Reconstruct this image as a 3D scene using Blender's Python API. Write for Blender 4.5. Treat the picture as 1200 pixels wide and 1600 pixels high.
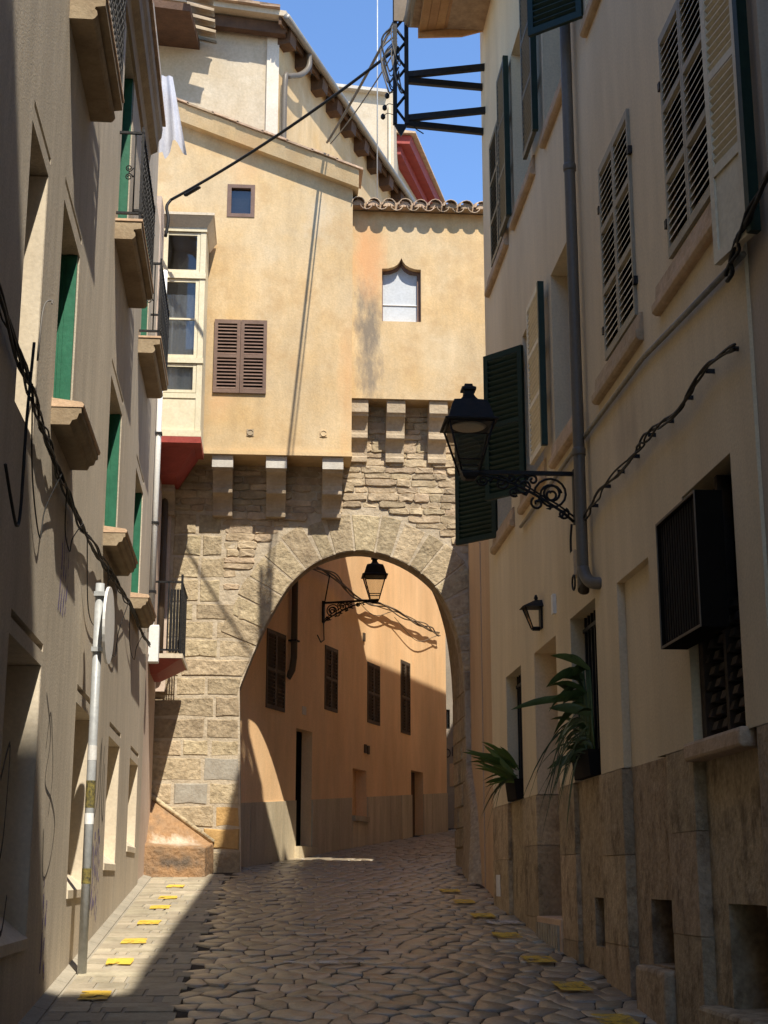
import bpy, bmesh, math, random
from mathutils import Vector, Matrix, noise
R = math.radians
random.seed(7)
rnd = random.uniform
scene = bpy.context.scene
for o in list(bpy.data.objects):
    bpy.data.objects.remove(o)
col = scene.collection

# ------------------------------------------------------------------ camera
cam = bpy.data.cameras.new('camera')
cam.sensor_fit = 'VERTICAL'
cam.sensor_height = 36.0
cam.lens = 36.0 * 2300 / 1600
cam.clip_start = 0.1
cam.clip_end = 500
camo = bpy.data.objects.new('camera', cam)
col.objects.link(camo)
camo.location = (0, 0, 1.6)
camo.rotation_euler = (R(90 + 13.919), 0, R(-4.224))
scene.camera = camo

# ------------------------------------------------------------------ sky, sun, exposure
SUN = Vector((0.33, -1.0, 1.50)).normalized()          # towards the sun
elev = math.asin(SUN.z)
azim = math.atan2(SUN.x, SUN.y)                        # clockwise from +Y
world = bpy.data.worlds.new('World')
scene.world = world
world.use_nodes = True
wt = world.node_tree
bg = wt.nodes['Background']
sky = wt.nodes.new('ShaderNodeTexSky')
sky.sky_type = 'NISHITA'
sky.sun_disc = False
sky.sun_elevation = elev
sky.sun_rotation = azim
sky.air_density = 1.0
sky.dust_density = 0.0
sky.ozone_density = 8.0
wt.links.new(sky.outputs[0], bg.inputs[0])
bg.inputs[1].default_value = 0.115
sd = bpy.data.lights.new('sun', 'SUN')
sd.energy = 3.0
sd.angle = R(0.5)
sd.color = (1.0, 0.93, 0.81)
so = bpy.data.objects.new('sun', sd)
col.objects.link(so)
so.location = (5, -15, 25)
so.rotation_euler = SUN.to_track_quat('Z', 'Y').to_euler()
scene.view_settings.view_transform = 'Standard'
scene.view_settings.look = 'None'
scene.view_settings.gamma = 1
scene.view_settings.exposure = 1.25
scene.cycles.max_bounces = 10
scene.cycles.diffuse_bounces = 7

# ------------------------------------------------------------------ materials
def M(name, c1, c2=None, scale=2.5, rough=0.85, bump=0.25, bscale=35, streak=1.0, rv=0.0,
      big=0.12, metallic=0.0, spec=0.3, fine=0.08, stains=(), contrast=0.5, runs=0.0, blotch=None):
    m = bpy.data.materials.new(name)
    m.use_nodes = True
    nt = m.node_tree
    N, Lk = nt.nodes, nt.links
    p = N['Principled BSDF']
    p.inputs['Roughness'].default_value = rough
    p.inputs['Metallic'].default_value = metallic
    p.inputs['Specular IOR Level'].default_value = spec
    geo = N.new('ShaderNodeNewGeometry')
    mp = N.new('ShaderNodeMapping')
    mp.inputs['Scale'].default_value = (1, 1, streak)
    Lk.new(geo.outputs['Position'], mp.inputs[0])
    n1 = N.new('ShaderNodeTexNoise')
    n1.inputs['Scale'].default_value = scale
    n1.inputs['Detail'].default_value = 7
    n1.inputs['Roughness'].default_value = 0.62
    Lk.new(mp.outputs[0], n1.inputs['Vector'])
    rp = N.new('ShaderNodeMapRange')
    rp.inputs[1].default_value = 0.5 - contrast * .3
    rp.inputs[2].default_value = 0.5 + contrast * .3
    Lk.new(n1.outputs[0], rp.inputs[0])
    mx = N.new('ShaderNodeMix')
    mx.data_type = 'RGBA'
    mx.inputs[6].default_value = (*c1, 1)
    mx.inputs[7].default_value = (*(c2 or [c * .8 for c in c1]), 1)
    Lk.new(rp.outputs[0], mx.inputs[0])
    out = mx.outputs[2]

    def mul(sock, lo, hi, src):
        mr = N.new('ShaderNodeMapRange')
        mr.inputs[1].default_value = 0.3
        mr.inputs[2].default_value = 0.7
        mr.inputs[3].default_value = lo
        mr.inputs[4].default_value = hi
        Lk.new(src, mr.inputs[0])
        h = N.new('ShaderNodeHueSaturation')
        Lk.new(mr.outputs[0], h.inputs['Value'])
        Lk.new(sock, h.inputs['Color'])
        return h.outputs[0]
    n2 = N.new('ShaderNodeTexNoise')
    n2.inputs['Scale'].default_value = 0.55
    n2.inputs['Detail'].default_value = 3
    Lk.new(mp.outputs[0], n2.inputs['Vector'])
    out = mul(out, 1 - big, 1 + big, n2.outputs[0])
    n3 = N.new('ShaderNodeTexNoise')
    n3.inputs['Scale'].default_value = bscale
    n3.inputs['Detail'].default_value = 5
    Lk.new(geo.outputs['Position'], n3.inputs['Vector'])
    out = mul(out, 1 - fine, 1 + fine, n3.outputs[0])
    if runs:                                           # rain streaks down the wall
        mpr = N.new('ShaderNodeMapping'); mpr.inputs['Scale'].default_value = (1, 1, .22)
        Lk.new(geo.outputs['Position'], mpr.inputs[0])
        nr_ = N.new('ShaderNodeTexNoise'); nr_.inputs['Scale'].default_value = 4.5; nr_.inputs['Detail'].default_value = 8
        nr_.inputs['Roughness'].default_value = .68
        Lk.new(mpr.outputs[0], nr_.inputs['Vector'])
        out = mul(out, 1 - runs, 1 + runs * .7, nr_.outputs[0])
    if blotch:                                         # weathered, darkened patches
        nb = N.new('ShaderNodeTexNoise'); nb.inputs['Scale'].default_value = blotch[2]; nb.inputs['Detail'].default_value = 10
        nb.inputs['Roughness'].default_value = .72
        Lk.new(mp.outputs[0], nb.inputs['Vector'])
        mrb = N.new('ShaderNodeMapRange'); mrb.inputs[1].default_value = .52; mrb.inputs[2].default_value = .64
        mrb.inputs[3].default_value = 0; mrb.inputs[4].default_value = blotch[1]
        Lk.new(nb.outputs[0], mrb.inputs[0])
        mb_ = N.new('ShaderNodeMix'); mb_.data_type = 'RGBA'
        Lk.new(mrb.outputs[0], mb_.inputs[0]); Lk.new(out, mb_.inputs[6]); mb_.inputs[7].default_value = (*blotch[0], 1)
        out = mb_.outputs[2]
    if rv:
        oi = N.new('ShaderNodeObjectInfo')
        mr = N.new('ShaderNodeMapRange')
        mr.inputs[3].default_value = 1 - rv
        mr.inputs[4].default_value = 1 + rv
        Lk.new(oi.outputs['Random'], mr.inputs[0])
        h = N.new('ShaderNodeHueSaturation')
        Lk.new(mr.outputs[0], h.inputs['Value'])
        mr2 = N.new('ShaderNodeMapRange')
        mr2.inputs[3].default_value = 0.5 - rv * .035
        mr2.inputs[4].default_value = 0.5 + rv * .035
        wn = N.new('ShaderNodeTexWhiteNoise')
        wn.noise_dimensions = '1D'
        Lk.new(oi.outputs['Random'], wn.inputs['W'])
        Lk.new(wn.outputs['Value'], mr2.inputs[0])
        Lk.new(mr2.outputs[0], h.inputs['Hue'])
        Lk.new(out, h.inputs['Color'])
        out = h.outputs[0]
    # weathering marks with a place and shape of their own: (centre, half size, colour, strength, noise scale)
    for (c, hs, colr, stg, ns) in stains:
        sub = N.new('ShaderNodeVectorMath'); sub.operation = 'SUBTRACT'
        sub.inputs[1].default_value = c
        Lk.new(geo.outputs['Position'], sub.inputs[0])
        dv = N.new('ShaderNodeVectorMath'); dv.operation = 'DIVIDE'
        dv.inputs[1].default_value = hs
        Lk.new(sub.outputs[0], dv.inputs[0])
        ln = N.new('ShaderNodeVectorMath'); ln.operation = 'LENGTH'
        Lk.new(dv.outputs[0], ln.inputs[0])
        nn = N.new('ShaderNodeTexNoise')
        nn.inputs['Scale'].default_value = ns
        nn.inputs['Detail'].default_value = 8
        nn.inputs['Roughness'].default_value = .7
        mps = N.new('ShaderNodeMapping'); mps.inputs['Scale'].default_value = (1, 1, .38)
        Lk.new(geo.outputs['Position'], mps.inputs[0])
        Lk.new(mps.outputs[0], nn.inputs['Vector'])
        ad = N.new('ShaderNodeMath'); ad.operation = 'MULTIPLY_ADD'
        ad.inputs[1].default_value = 2.4
        Lk.new(nn.outputs[0], ad.inputs[0])
        Lk.new(ln.outputs['Value'], ad.inputs[2])
        mr = N.new('ShaderNodeMapRange')
        mr.inputs[1].default_value = 1.95
        mr.inputs[2].default_value = 1.25
        mr.inputs[3].default_value = 0
        mr.inputs[4].default_value = stg
        Lk.new(ad.outputs[0], mr.inputs[0])
        mm = N.new('ShaderNodeMix'); mm.data_type = 'RGBA'
        Lk.new(mr.outputs[0], mm.inputs[0])
        Lk.new(out, mm.inputs[6])
        mm.inputs[7].default_value = (*colr, 1)
        out = mm.outputs[2]
    Lk.new(out, p.inputs['Base Color'])
    if bump:
        b = N.new('ShaderNodeBump')
        b.inputs['Strength'].default_value = bump
        b.inputs['Distance'].default_value = 0.02
        Lk.new(n3.outputs[0], b.inputs['Height'])
        b2 = N.new('ShaderNodeBump')
        b2.inputs['Strength'].default_value = bump
        b2.inputs['Distance'].default_value = 0.05
        Lk.new(n1.outputs[0], b2.inputs['Height'])
        Lk.new(b.outputs[0], b2.inputs['Normal'])
        Lk.new(b2.outputs[0], p.inputs['Normal'])
    return m

MAT = {}
def mk(k, *a, **kw): MAT[k] = M(k, *a, **kw)
mk('plaster_grey', (.58, .50, .385), (.46, .39, .295), scale=5, streak=.10, bump=.16, bscale=70, big=.14, fine=.16, runs=.14, contrast=.9)
mk('plaster_reveal', (.66, .57, .43), (.58, .49, .36), bump=.1)
mk('plaster_beige', (.72, .585, .385), (.655, .52, .33), scale=1.5, streak=.25, bump=.12, bscale=55, big=.12, runs=.08,
   stains=[((2.4, 11.9, 6.2), (.3, .25, 1.2), (.36, .26, .18), .4, 3), ((2.4, 9.6, 4.6), (.3, .8, .5), (.35, .27, .2), .5, 2)])
mk('plaster_beige_dark', (.50, .405, .30), (.45, .36, .26), runs=.1, streak=.25, bump=.10, bscale=55)
mk('plaster_yellow', (.60, .465, .285), (.53, .36, .17), scale=1.1, bump=.14, bscale=45, big=.14, contrast=.6, runs=.15, blotch=((.47, .31, .15), .6, 1.5),
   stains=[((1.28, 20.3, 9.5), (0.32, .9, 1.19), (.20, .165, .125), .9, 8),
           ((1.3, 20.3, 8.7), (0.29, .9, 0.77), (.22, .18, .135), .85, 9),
           ((1.25, 20.3, 10.55), (0.36, .9, 1.05), (.62, .31, .13), .75, 1.6),
           ((.95, 20.0, 8.6), (0.23, .9, 1.68), (.64, .36, .16), .6, 1.4),
           ((.5, 20.0, 11.1), (0.41, .9, 0.49), (.66, .58, .45), .4, 3),
           ((-.85, 20.0, 8.15), (0.29, .9, 0.42), (.60, .36, .18), .5, 2),
           ((-.5, 20.0, 11.9), (0.58, .9, 0.70), (.60, .36, .18), .5, 2),
           ((2.3, 20.3, 9.1), (0.43, .9, 0.70), (.70, .58, .38), .35, 2),
           ((0, 20.0, 7.45), (2.32, .9, 0.17), (.66, .46, .24), .6, 2.5)])
mk('plaster_cream', (.55, .475, .36), (.46, .37, .25), scale=2.2, bump=.16, bscale=30, contrast=.8, runs=.1, blotch=((.40, .32, .21), .5, 2.5))
mk('plaster_cream_light', (.63, .57, .47), (.57, .50, .40), bump=.08)
mk('bounce_white', (.80, .74, .62), (.74, .67, .54), bump=.1)  # wall tone made pale to bounce light towards the orange house
mk('plaster_pink', (.58, .46, .37), (.52, .40, .31), bump=.1)
mk('plaster_orange', (.86, .58, .32), (.79, .495, .245), scale=1.6, streak=.45, bump=.1, bscale=50, big=.14, contrast=.8, runs=.09)
mk('plaster_slim', (.56, .38, .22), (.50, .33, .19), streak=.25, bump=.08)
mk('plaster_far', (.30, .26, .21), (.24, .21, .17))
mk('plinth_stone', (.50, .375, .235), (.33, .235, .135), scale=9, streak=.75, bump=.6, bscale=30, rv=.15, contrast=.9, fine=.18, runs=.14, blotch=((.15, .10, .055), .75, 4.5))
mk('plinth_pale', (.62, .52, .355), (.42, .335, .215), scale=3.5, streak=.10, bump=.2, rv=.12, contrast=1, runs=.18)
mk('ashlar', (.47, .38, .245), (.33, .255, .155), scale=6, bump=.8, bscale=20, rv=.18, contrast=.9, fine=.2, blotch=((.22, .17, .105), .5, 8))
mk('ashlar_golden', (.52, .33, .13), (.42, .26, .10), scale=5, bump=.5, bscale=22)
mk('ashlar_grey', (.36, .33, .27), (.30, .265, .21), scale=5, bump=.35, bscale=25)
mk('rubble', (.49, .385, .255), (.35, .265, .165), scale=7, bump=.55, bscale=24, rv=.2)
mk('mortar', (.50, .42, .305), (.41, .335, .235), scale=6, bump=.5, bscale=25)
mk('corbel_stone', (.46, .37, .255), (.36, .28, .185), scale=4, bump=.4, bscale=25, rv=.1)
mk('whitewash', (.56, .53, .47), (.46, .42, .36), bump=.2)
mk('sill_stone', (.58, .42, .27), (.44, .31, .19), scale=5, bump=.4, bscale=25, rv=.1)
mk('sill_terracotta', (.60, .42, .27), (.50, .34, .22), bump=.25)
mk('slab_stone', (.36, .28, .18), (.27, .20, .125), scale=4, bump=.25)
mk('buttress', (.37, .20, .085), (.28, .19, .115), scale=5, bump=.7, bscale=20, contrast=1, fine=.2, blotch=((.17, .115, .07), .7, 5),
   stains=[((-1.3, 19.8, 1.78), (.6, .4, .13), (.10, .085, .07), .85, 5),
           ((-1.25, 20.2, 2.05), (.5, .6, .16), (.66, .58, .46), .8, 6)])
mk('street_stone', (.42, .35, .25), (.27, .22, .155), scale=9, bump=.3, bscale=34, rough=.28, rv=.34, spec=.6, contrast=.9)
mk('street_joint', (.035, .028, .021), (.05, .04, .03), scale=8, bump=.5)
mk('footway_slab', (.41, .355, .255), (.30, .255, .18), scale=5, bump=.3, rv=.16, rough=.7)
mk('concrete_kerb', (.35, .31, .24), (.27, .24, .185), bump=.3)
mk('green_paint', (.018, .115, .062), (.026, .145, .08), scale=9, rough=.5, bump=.06)
mk('dark_green_paint', (.011, .027, .018), (.016, .035, .023), scale=9, rough=.45, bump=.05, rv=.1)
mk('light_green_paint', (.13, .125, .09), (.105, .10, .072), scale=6, rough=.5, bump=.05, rv=.08)
mk('cream_paint', (.76, .67, .49), (.69, .60, .43), scale=8, rough=.5, bump=.05, rv=.06)
mk('shutter_beige', (.34, .30, .22), (.28, .245, .18), scale=6, rough=.55, bump=.06, rv=.06)
mk('yellow_white_paint', (.68, .62, .45), (.63, .56, .39), scale=8, rough=.5, bump=.05)
mk('brown_paint', (.185, .115, .085), (.15, .09, .065), scale=9, rough=.6, bump=.08, rv=.12)
mk('grey_brown_paint', (.105, .075, .05), (.085, .06, .04), rough=.6, bump=.06)
mk('dark_wood', (.11, .062, .034), (.075, .042, .024), scale=6, bump=.3, rough=.8, rv=.15)
mk('warm_wood', (.52, .29, .125), (.42, .21, .08), scale=3, streak=1, bump=.12, rough=.6, rv=.12)
mk('black_iron', (.012, .012, .013), (.02, .018, .017), scale=20, rough=.55, bump=.1, metallic=.3)
mk('dark_interior', (.010, .008, .006), (.014, .011, .008), bump=0, rough=1, spec=0.03)
mk('galvanised', (.44, .45, .44), (.36, .37, .37), scale=14, rough=.45, metallic=.1, bump=.05)
mk('zinc', (.30, .28, .245), (.24, .225, .20), scale=8, rough=.5, metallic=.4, bump=.06)
mk('pipe_grey', (.15, .126, .096), (.125, .104, .08), scale=5, streak=.2, rough=.45, bump=.04)
mk('white_plastic', (.80, .79, .76), (.74, .73, .69), rough=.4, bump=.02)
mk('cable_black', (.014, .013, .012), (.02, .018, .016), rough=.6, bump=0)
mk('cable_grey', (.16, .145, .125), (.12, .11, .10), rough=.6, bump=0)
mk('cable_tan', (.20, .15, .10), (.16, .12, .08), rough=.7, bump=0)
mk('red_paint', (.33, .055, .04), (.25, .04, .03), scale=5, rough=.6, bump=.15)
mk('roof_tile', (.50, .36, .24), (.36, .25, .165), scale=9, bump=.4, bscale=30, rv=.2)
mk('yellow_road_paint', (.72, .47, .06), (.62, .40, .055), scale=12, rough=.7, bump=.25, fine=.14)
mk('white_road_paint', (.62, .58, .52), (.5, .46, .4), scale=12, rough=.7, bump=.2)
mk('cloth_white', (.47, .47, .50), (.40, .40, .44), scale=3, rough=.9, bump=.1)
mk('leaf_dark', (.052, .082, .02), (.08, .115, .028), scale=8, rough=.45, bump=.1, rv=.25, spec=.5)
mk('leaf_bright', (.12, .175, .03), (.08, .13, .025), scale=8, rough=.45, bump=.1, rv=.25, spec=.5)
mk('leaf_trail', (.10, .115, .05), (.06, .08, .03), scale=8, rough=.5, bump=.1, rv=.2)
mk('terracotta', (.36, .16, .08), (.28, .12, .06), bump=.2)
mk('dark_slat', (.016, .012, .010), (.012, .009, .008), rough=.8, bump=.05, spec=.1)
mk('brick_lattice', (.085, .06, .04), (.06, .042, .028), scale=8, bump=.3, rv=.2)
mk('purple_spray', (.13, .10, .27), (.19, .155, .33), scale=20, bump=0)
mk('black_spray', (.035, .03, .03), (.06, .05, .05), scale=20, bump=0)
mk('lamp_lens', (.68, .62, .52), (.62, .56, .46), rough=.3, bump=0)
mk('blind_white', (.50, .52, .53), (.46, .48, .49), scale=3, rough=.6, bump=.03)
mk('curtain_white', (.62, .64, .65), (.5, .52, .53), scale=6, streak=.1, rough=.9, bump=.1)
mk('paper', (.72, .70, .66), (.62, .6, .56), scale=9, bump=.1)
mk('sticker_dark', (.05, .045, .03), (.25, .2, .05), scale=40, bump=0)

def glass_mat(name, tint, f0=.12):
    m = bpy.data.materials.new(name); m.use_nodes = True
    nt = m.node_tree; N, Lk = nt.nodes, nt.links
    N.remove(N['Principled BSDF'])
    tr = N.new('ShaderNodeBsdfTransparent'); tr.inputs[0].default_value = (*tint, 1)
    gl = N.new('ShaderNodeBsdfGlossy'); gl.inputs['Roughness'].default_value = .03
    lw = N.new('ShaderNodeLayerWeight'); lw.inputs['Blend'].default_value = .25
    mr = N.new('ShaderNodeMapRange'); mr.inputs[3].default_value = f0; mr.inputs[4].default_value = .9
    Lk.new(lw.outputs['Fresnel'], mr.inputs[0])
    ms = N.new('ShaderNodeMixShader')
    Lk.new(mr.outputs[0], ms.inputs[0]); Lk.new(tr.outputs[0], ms.inputs[1]); Lk.new(gl.outputs[0], ms.inputs[2])
    Lk.new(ms.outputs[0], N['Material Output'].inputs[0])
    MAT[name] = m
glass_mat('glass', (.80, .82, .82), .07)
glass_mat('lamp_glass', (.85, .83, .78), .06)

def worn(name, base, thr=.5):
    """paint worn through to the stone below"""
    m = MAT[base].copy(); m.name = name
    nt = m.node_tree; N, Lk = nt.nodes, nt.links
    p = N['Principled BSDF']
    geo = N.new('ShaderNodeNewGeometry')
    n = N.new('ShaderNodeTexNoise'); n.inputs['Scale'].default_value = 9; n.inputs['Detail'].default_value = 8
    n.inputs['Roughness'].default_value = .7
    Lk.new(geo.outputs['Position'], n.inputs['Vector'])
    mr = N.new('ShaderNodeMapRange')
    mr.inputs[1].default_value = thr - .05; mr.inputs[2].default_value = thr + .05
    Lk.new(n.outputs[0], mr.inputs[0])
    Lk.new(mr.outputs[0], p.inputs['Alpha'])
    MAT[name] = m
worn('yellow_worn', 'yellow_road_paint', .45)
worn('yellow_light_worn', 'yellow_road_paint', .42)
worn('white_worn', 'white_road_paint', .50)
worn('purple_worn', 'purple_spray', .50)

# ------------------------------------------------------------------ helpers
def tag(o, label=None, cat=None, group=None, kind=None):
    if label: o['label'] = label
    if cat: o['category'] = cat
    if group: o['group'] = group
    if kind: o['kind'] = kind
    return o

def thing(name, label, cat, loc=(0, 0, 0), group=None):
    o = bpy.data.objects.new(name, None)
    o.empty_display_size = .2
    col.objects.link(o)
    o.location = loc
    return tag(o, label, cat, group)

WPOS = {}
def wpos(o):
    p = Vector((0, 0, 0))
    while o:
        p = p + o.location
        o = o.parent
    return p

class Fr:
    """wall frame: u along the wall, v out of it, z up"""
    def __init__(s, o, du, dv):
        s.o = Vector((o[0], o[1], 0)); s.du = Vector((du[0], du[1], 0)); s.dv = Vector((dv[0], dv[1], 0))
    def __call__(s, u, v, z):
        p = s.o + s.du * u + s.dv * v
        return Vector((p.x, p.y, z))
WORLD = Fr((0, 0), (1, 0), (0, 1))

class MB:
    def __init__(s, fr=WORLD):
        s.v = []; s.f = []; s.fr = fr; s.sm = []
    def add(s, verts, faces, smooth=False):
        b = len(s.v)
        s.v += [s.fr(*p) for p in verts]
        s.f += [tuple(b + i for i in f) for f in faces]
        s.sm += [smooth] * len(faces)
        return s
    def quad(s, *p): return s.add(p, [tuple(range(len(p)))])
    def box(s, u0, u1, v0, v1, z0, z1):
        P = [(u, v, z) for z in (z0, z1) for v in (v0, v1) for u in (u0, u1)]
        return s.add(P, [(0, 2, 3, 1), (4, 5, 7, 6), (0, 1, 5, 4), (2, 6, 7, 3), (0, 4, 6, 2), (1, 3, 7, 5)])
    def prism(s, pts, a, b, axis='v'):
        """polygon in the plane of the two other axes, extruded along axis from a to b"""
        n = len(pts)
        def mkp(p, t):
            return {'u': (t, p[0], p[1]), 'v': (p[0], t, p[1]), 'z': (p[0], p[1], t)}[axis]
        P = [mkp(p, a) for p in pts] + [mkp(p, b) for p in pts]
        F = [tuple(range(n))[::-1], tuple(range(n, 2 * n))]
        F += [(i, (i + 1) % n, n + (i + 1) % n, n + i) for i in range(n)]
        return s.add(P, F)
    def hexa(s, b, t):
        """b, t: four points each (loops)"""
        return s.add(list(b) + list(t), [(3, 2, 1, 0), (4, 5, 6, 7)] + [(i, (i + 1) % 4, 4 + (i + 1) % 4, 4 + i) for i in range(4)])
    def tube(s, path, r, n=6, caps=True):
        path = [Vector(p) for p in path]
        rings = []; m = len(path)
        rr = r if isinstance(r, (list, tuple)) else [r] * m
        prev = None
        for i, p in enumerate(path):
            d = (path[min(i + 1, m - 1)] - path[max(i - 1, 0)]).normalized()
            if prev is None:
                a = d.cross(Vector((0, 0, 1)))
                if a.length < .05: a = d.cross(Vector((1, 0, 0)))
            else:
                a = prev - d * prev.dot(d)
            a.normalize(); prev = a
            b = d.cross(a)
            rings.append([p + (a * math.cos(2 * math.pi * k / n) + b * math.sin(2 * math.pi * k / n)) * rr[i] for k in range(n)])
        P = [tuple(q) for ring in rings for q in ring]
        F = []
        for i in range(m - 1):
            for k in range(n):
                F.append((i * n + k, i * n + (k + 1) % n, (i + 1) * n + (k + 1) % n, (i + 1) * n + k))
        if caps: F += [tuple(range(n))[::-1], tuple(range((m - 1) * n, m * n))]
        return s.add(P, F, True)
    def lathe(s, c, prof, n=12, square=False, rot=0):
        P = []; F = []
        for (r, z) in prof:
            for k in range(n):
                a = 2 * math.pi * k / n + rot
                P.append((c[0] + r * math.cos(a), c[1] + r * math.sin(a), c[2] + z))
        m = len(prof)
        for i in range(m - 1):
            for k in range(n):
                F.append((i * n + k, i * n + (k + 1) % n, (i + 1) * n + (k + 1) % n, (i + 1) * n + k))
        F += [tuple(range(n))[::-1], tuple(range((m - 1) * n, m * n))]
        return s.add(P, F, not square)
    def build(s, name, mat, parent=None, label=None, kind=None, bevel=0):
        lo = Vector([min(p[i] for p in s.v) for i in range(3)])
        hi = Vector([max(p[i] for p in s.v) for i in range(3)])
        c = (lo + hi) / 2; c.z = lo.z
        me = bpy.data.meshes.new(name)
        me.from_pydata([p - c for p in s.v], [], s.f)
        for i, sm in enumerate(s.sm): me.polygons[i].use_smooth = sm
        bm = bmesh.new(); bm.from_mesh(me)
        bmesh.ops.recalc_face_normals(bm, faces=bm.faces)
        bm.to_mesh(me); bm.free()
        me.materials.append(MAT[mat])
        o = bpy.data.objects.new(name, me)
        col.objects.link(o)
        if parent:
            o.parent = parent
            o.location = c - wpos(parent)
        else:
            o.location = c
        if label: o['label'] = label
        if kind: o['kind'] = kind
        if bevel:
            b = o.modifiers.new('bevel', 'BEVEL'); b.width = bevel; b.segments = 2; b.limit_method = 'ANGLE'
        return o

def inst(name, mesh, loc, rotz, parent, label=None):
    """object sharing mesh data, loc local to parent"""
    o = bpy.data.objects.new(name, mesh)
    col.objects.link(o)
    o.parent = parent
    o.location = loc
    o.rotation_euler = (0, 0, rotz)
    if label: o['label'] = label
    return o

def local_mesh(mb, name, mat):
    me = bpy.data.meshes.new(name)
    me.from_pydata(mb.v, [], mb.f)
    for i, sm in enumerate(mb.sm): me.polygons[i].use_smooth = sm
    bm = bmesh.new(); bm.from_mesh(me)
    bmesh.ops.recalc_face_normals(bm, faces=bm.faces)
    bm.to_mesh(me); bm.free()
    me.materials.append(MAT[mat])
    return me

def grid_wall(mb, u0, u1, z0, z1, holes, v=0.0):
    """sheet at v with rectangular holes (u0,u1,z0,z1,depth) and their reveals"""
    us = sorted({u0, u1} | {min(max(h[k], u0), u1) for h in holes for k in (0, 1)})
    zs = sorted({z0, z1} | {min(max(h[k], z0), z1) for h in holes for k in (2, 3)})
    for a, b in zip(us, us[1:]):
        for c, d in zip(zs, zs[1:]):
            if b - a < 1e-6 or d - c < 1e-6: continue
            mu, mz = (a + b) / 2, (c + d) / 2
            if any(h[0] < mu < h[1] and h[2] < mz < h[3] for h in holes): continue
            mb.quad((a, v, c), (b, v, c), (b, v, d), (a, v, d))
    for h in holes:
        a, b, c, d = max(h[0], u0), min(h[1], u1), max(h[2], z0), min(h[3], z1)
        if b <= a or d <= c: continue
        w = v - h[4]
        mb.quad((a, v, c), (a, w, c), (a, w, d), (a, v, d))
        mb.quad((b, v, c), (b, w, c), (b, w, d), (b, v, d))
        if h[3] <= z1: mb.quad((a, v, d), (b, v, d), (b, w, d), (a, w, d))
        if h[2] >= z0: mb.quad((a, v, c), (b, v, c), (b, w, c), (a, w, c))

SLATS = {}
def shutter(parent, hinge, ang, w, h, mat, nsec=3, slat_pitch=.045, solid=0.0, thick=.038, single=True, slat_mat=None,
            stile=.05, rail=.06, name='shutter', label=None, flip=1, tilt=.36, edge=False):
    """louvred leaf: hinge = world point at the foot of the hinge stile, ang = direction of its width"""
    f = MB()
    f.box(0, stile, -thick / 2, thick / 2, 0, h)
    f.box(w - stile, w, -thick / 2, thick / 2, 0, h)
    secs = []
    zb = rail
    if solid:
        f.box(stile, w - stile, -thick / 2, thick / 2, 0, rail)
        f.box(stile, w - stile, -thick / 5, thick / 5, rail, rail + solid)
        zb = rail + solid
        f.box(stile, w - stile, -thick / 2, thick / 2, zb, zb + rail)
        zb += rail
    else:
        f.box(stile, w - stile, -thick / 2, thick / 2, 0, rail)
    f.box(stile, w - stile, -thick / 2, thick / 2, h - rail, h)
    H = h - rail - zb
    sec = (H - rail * .8 * (nsec - 1)) / nsec
    for k in range(nsec):
        a = zb + k * (sec + rail * .8)
        secs.append((a, a + sec))
        if k: f.box(stile, w - stile, -thick / 2, thick / 2, a - rail * .8, a)
    leaf = bpy.data.objects.new(name, local_mesh(f, name, mat))
    col.objects.link(leaf)
    leaf.parent = parent
    leaf.location = Vector(hinge) - wpos(parent)
    leaf.rotation_euler = (0, 0, ang)
    if label: leaf['label'] = label
    if edge:
        e_ = bpy.data.objects.new('shutter_edge', local_mesh(MB().box(-.05, -.002, -thick * .75, thick * .75, 0, h), 'shutter_edge', 'dark_green_paint'))
        col.objects.link(e_); e_.parent = leaf
    L = w - 2 * stile
    sm = slat_mat or mat
    key = (round(L, 3), sm, thick, flip, tilt)
    t = thick * .42; q = slat_pitch * tilt
    def slat_geo(mb, z):
        yy = t * flip
        mb.hexa([(stile, -yy, z - q - .004), (stile + L, -yy, z - q - .004), (stile + L, yy, z + q - .004), (stile, yy, z + q - .004)],
                [(stile, -yy, z - q + .003), (stile + L, -yy, z - q + .003), (stile + L, yy, z + q + .003), (stile, yy, z + q + .003)])
    if single:
        if key not in SLATS:
            mb = MB(); slat_geo(mb, 0)
            SLATS[key] = local_mesh(mb, 'slat', sm)
        for a, b in secs:
            n = max(1, int((b - a) / slat_pitch))
            for i in range(n):
                inst('slat', SLATS[key], (0, 0, a + (i + .5) * (b - a) / n), 0, leaf)
    else:
        mb = MB()
        for a, b in secs:
            n = max(1, int((b - a) / slat_pitch))
            for i in range(n): slat_geo(mb, a + (i + .5) * (b - a) / n)
        s = bpy.data.objects.new('louvre_slats', local_mesh(mb, 'louvre_slats', sm))
        col.objects.link(s); s.parent = leaf; s['kind'] = 'stuff'
    return leaf

def spline(pts, n=8):
    """Catmull-Rom through pts"""
    pts = [Vector(p) for p in pts]
    P = [pts[0] * 2 - pts[1]] + pts + [pts[-1] * 2 - pts[-2]]
    out = []
    for i in range(1, len(P) - 2):
        for k in range(n):
            t = k / n
            a, b, c, d = P[i - 1], P[i], P[i + 1], P[i + 2]
            out.append(.5 * ((2 * b) + (c - a) * t + (2 * a - 5 * b + 4 * c - d) * t * t + (3 * b - a - 3 * c + d) * t ** 3))
    out.append(pts[-1])
    return out

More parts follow.
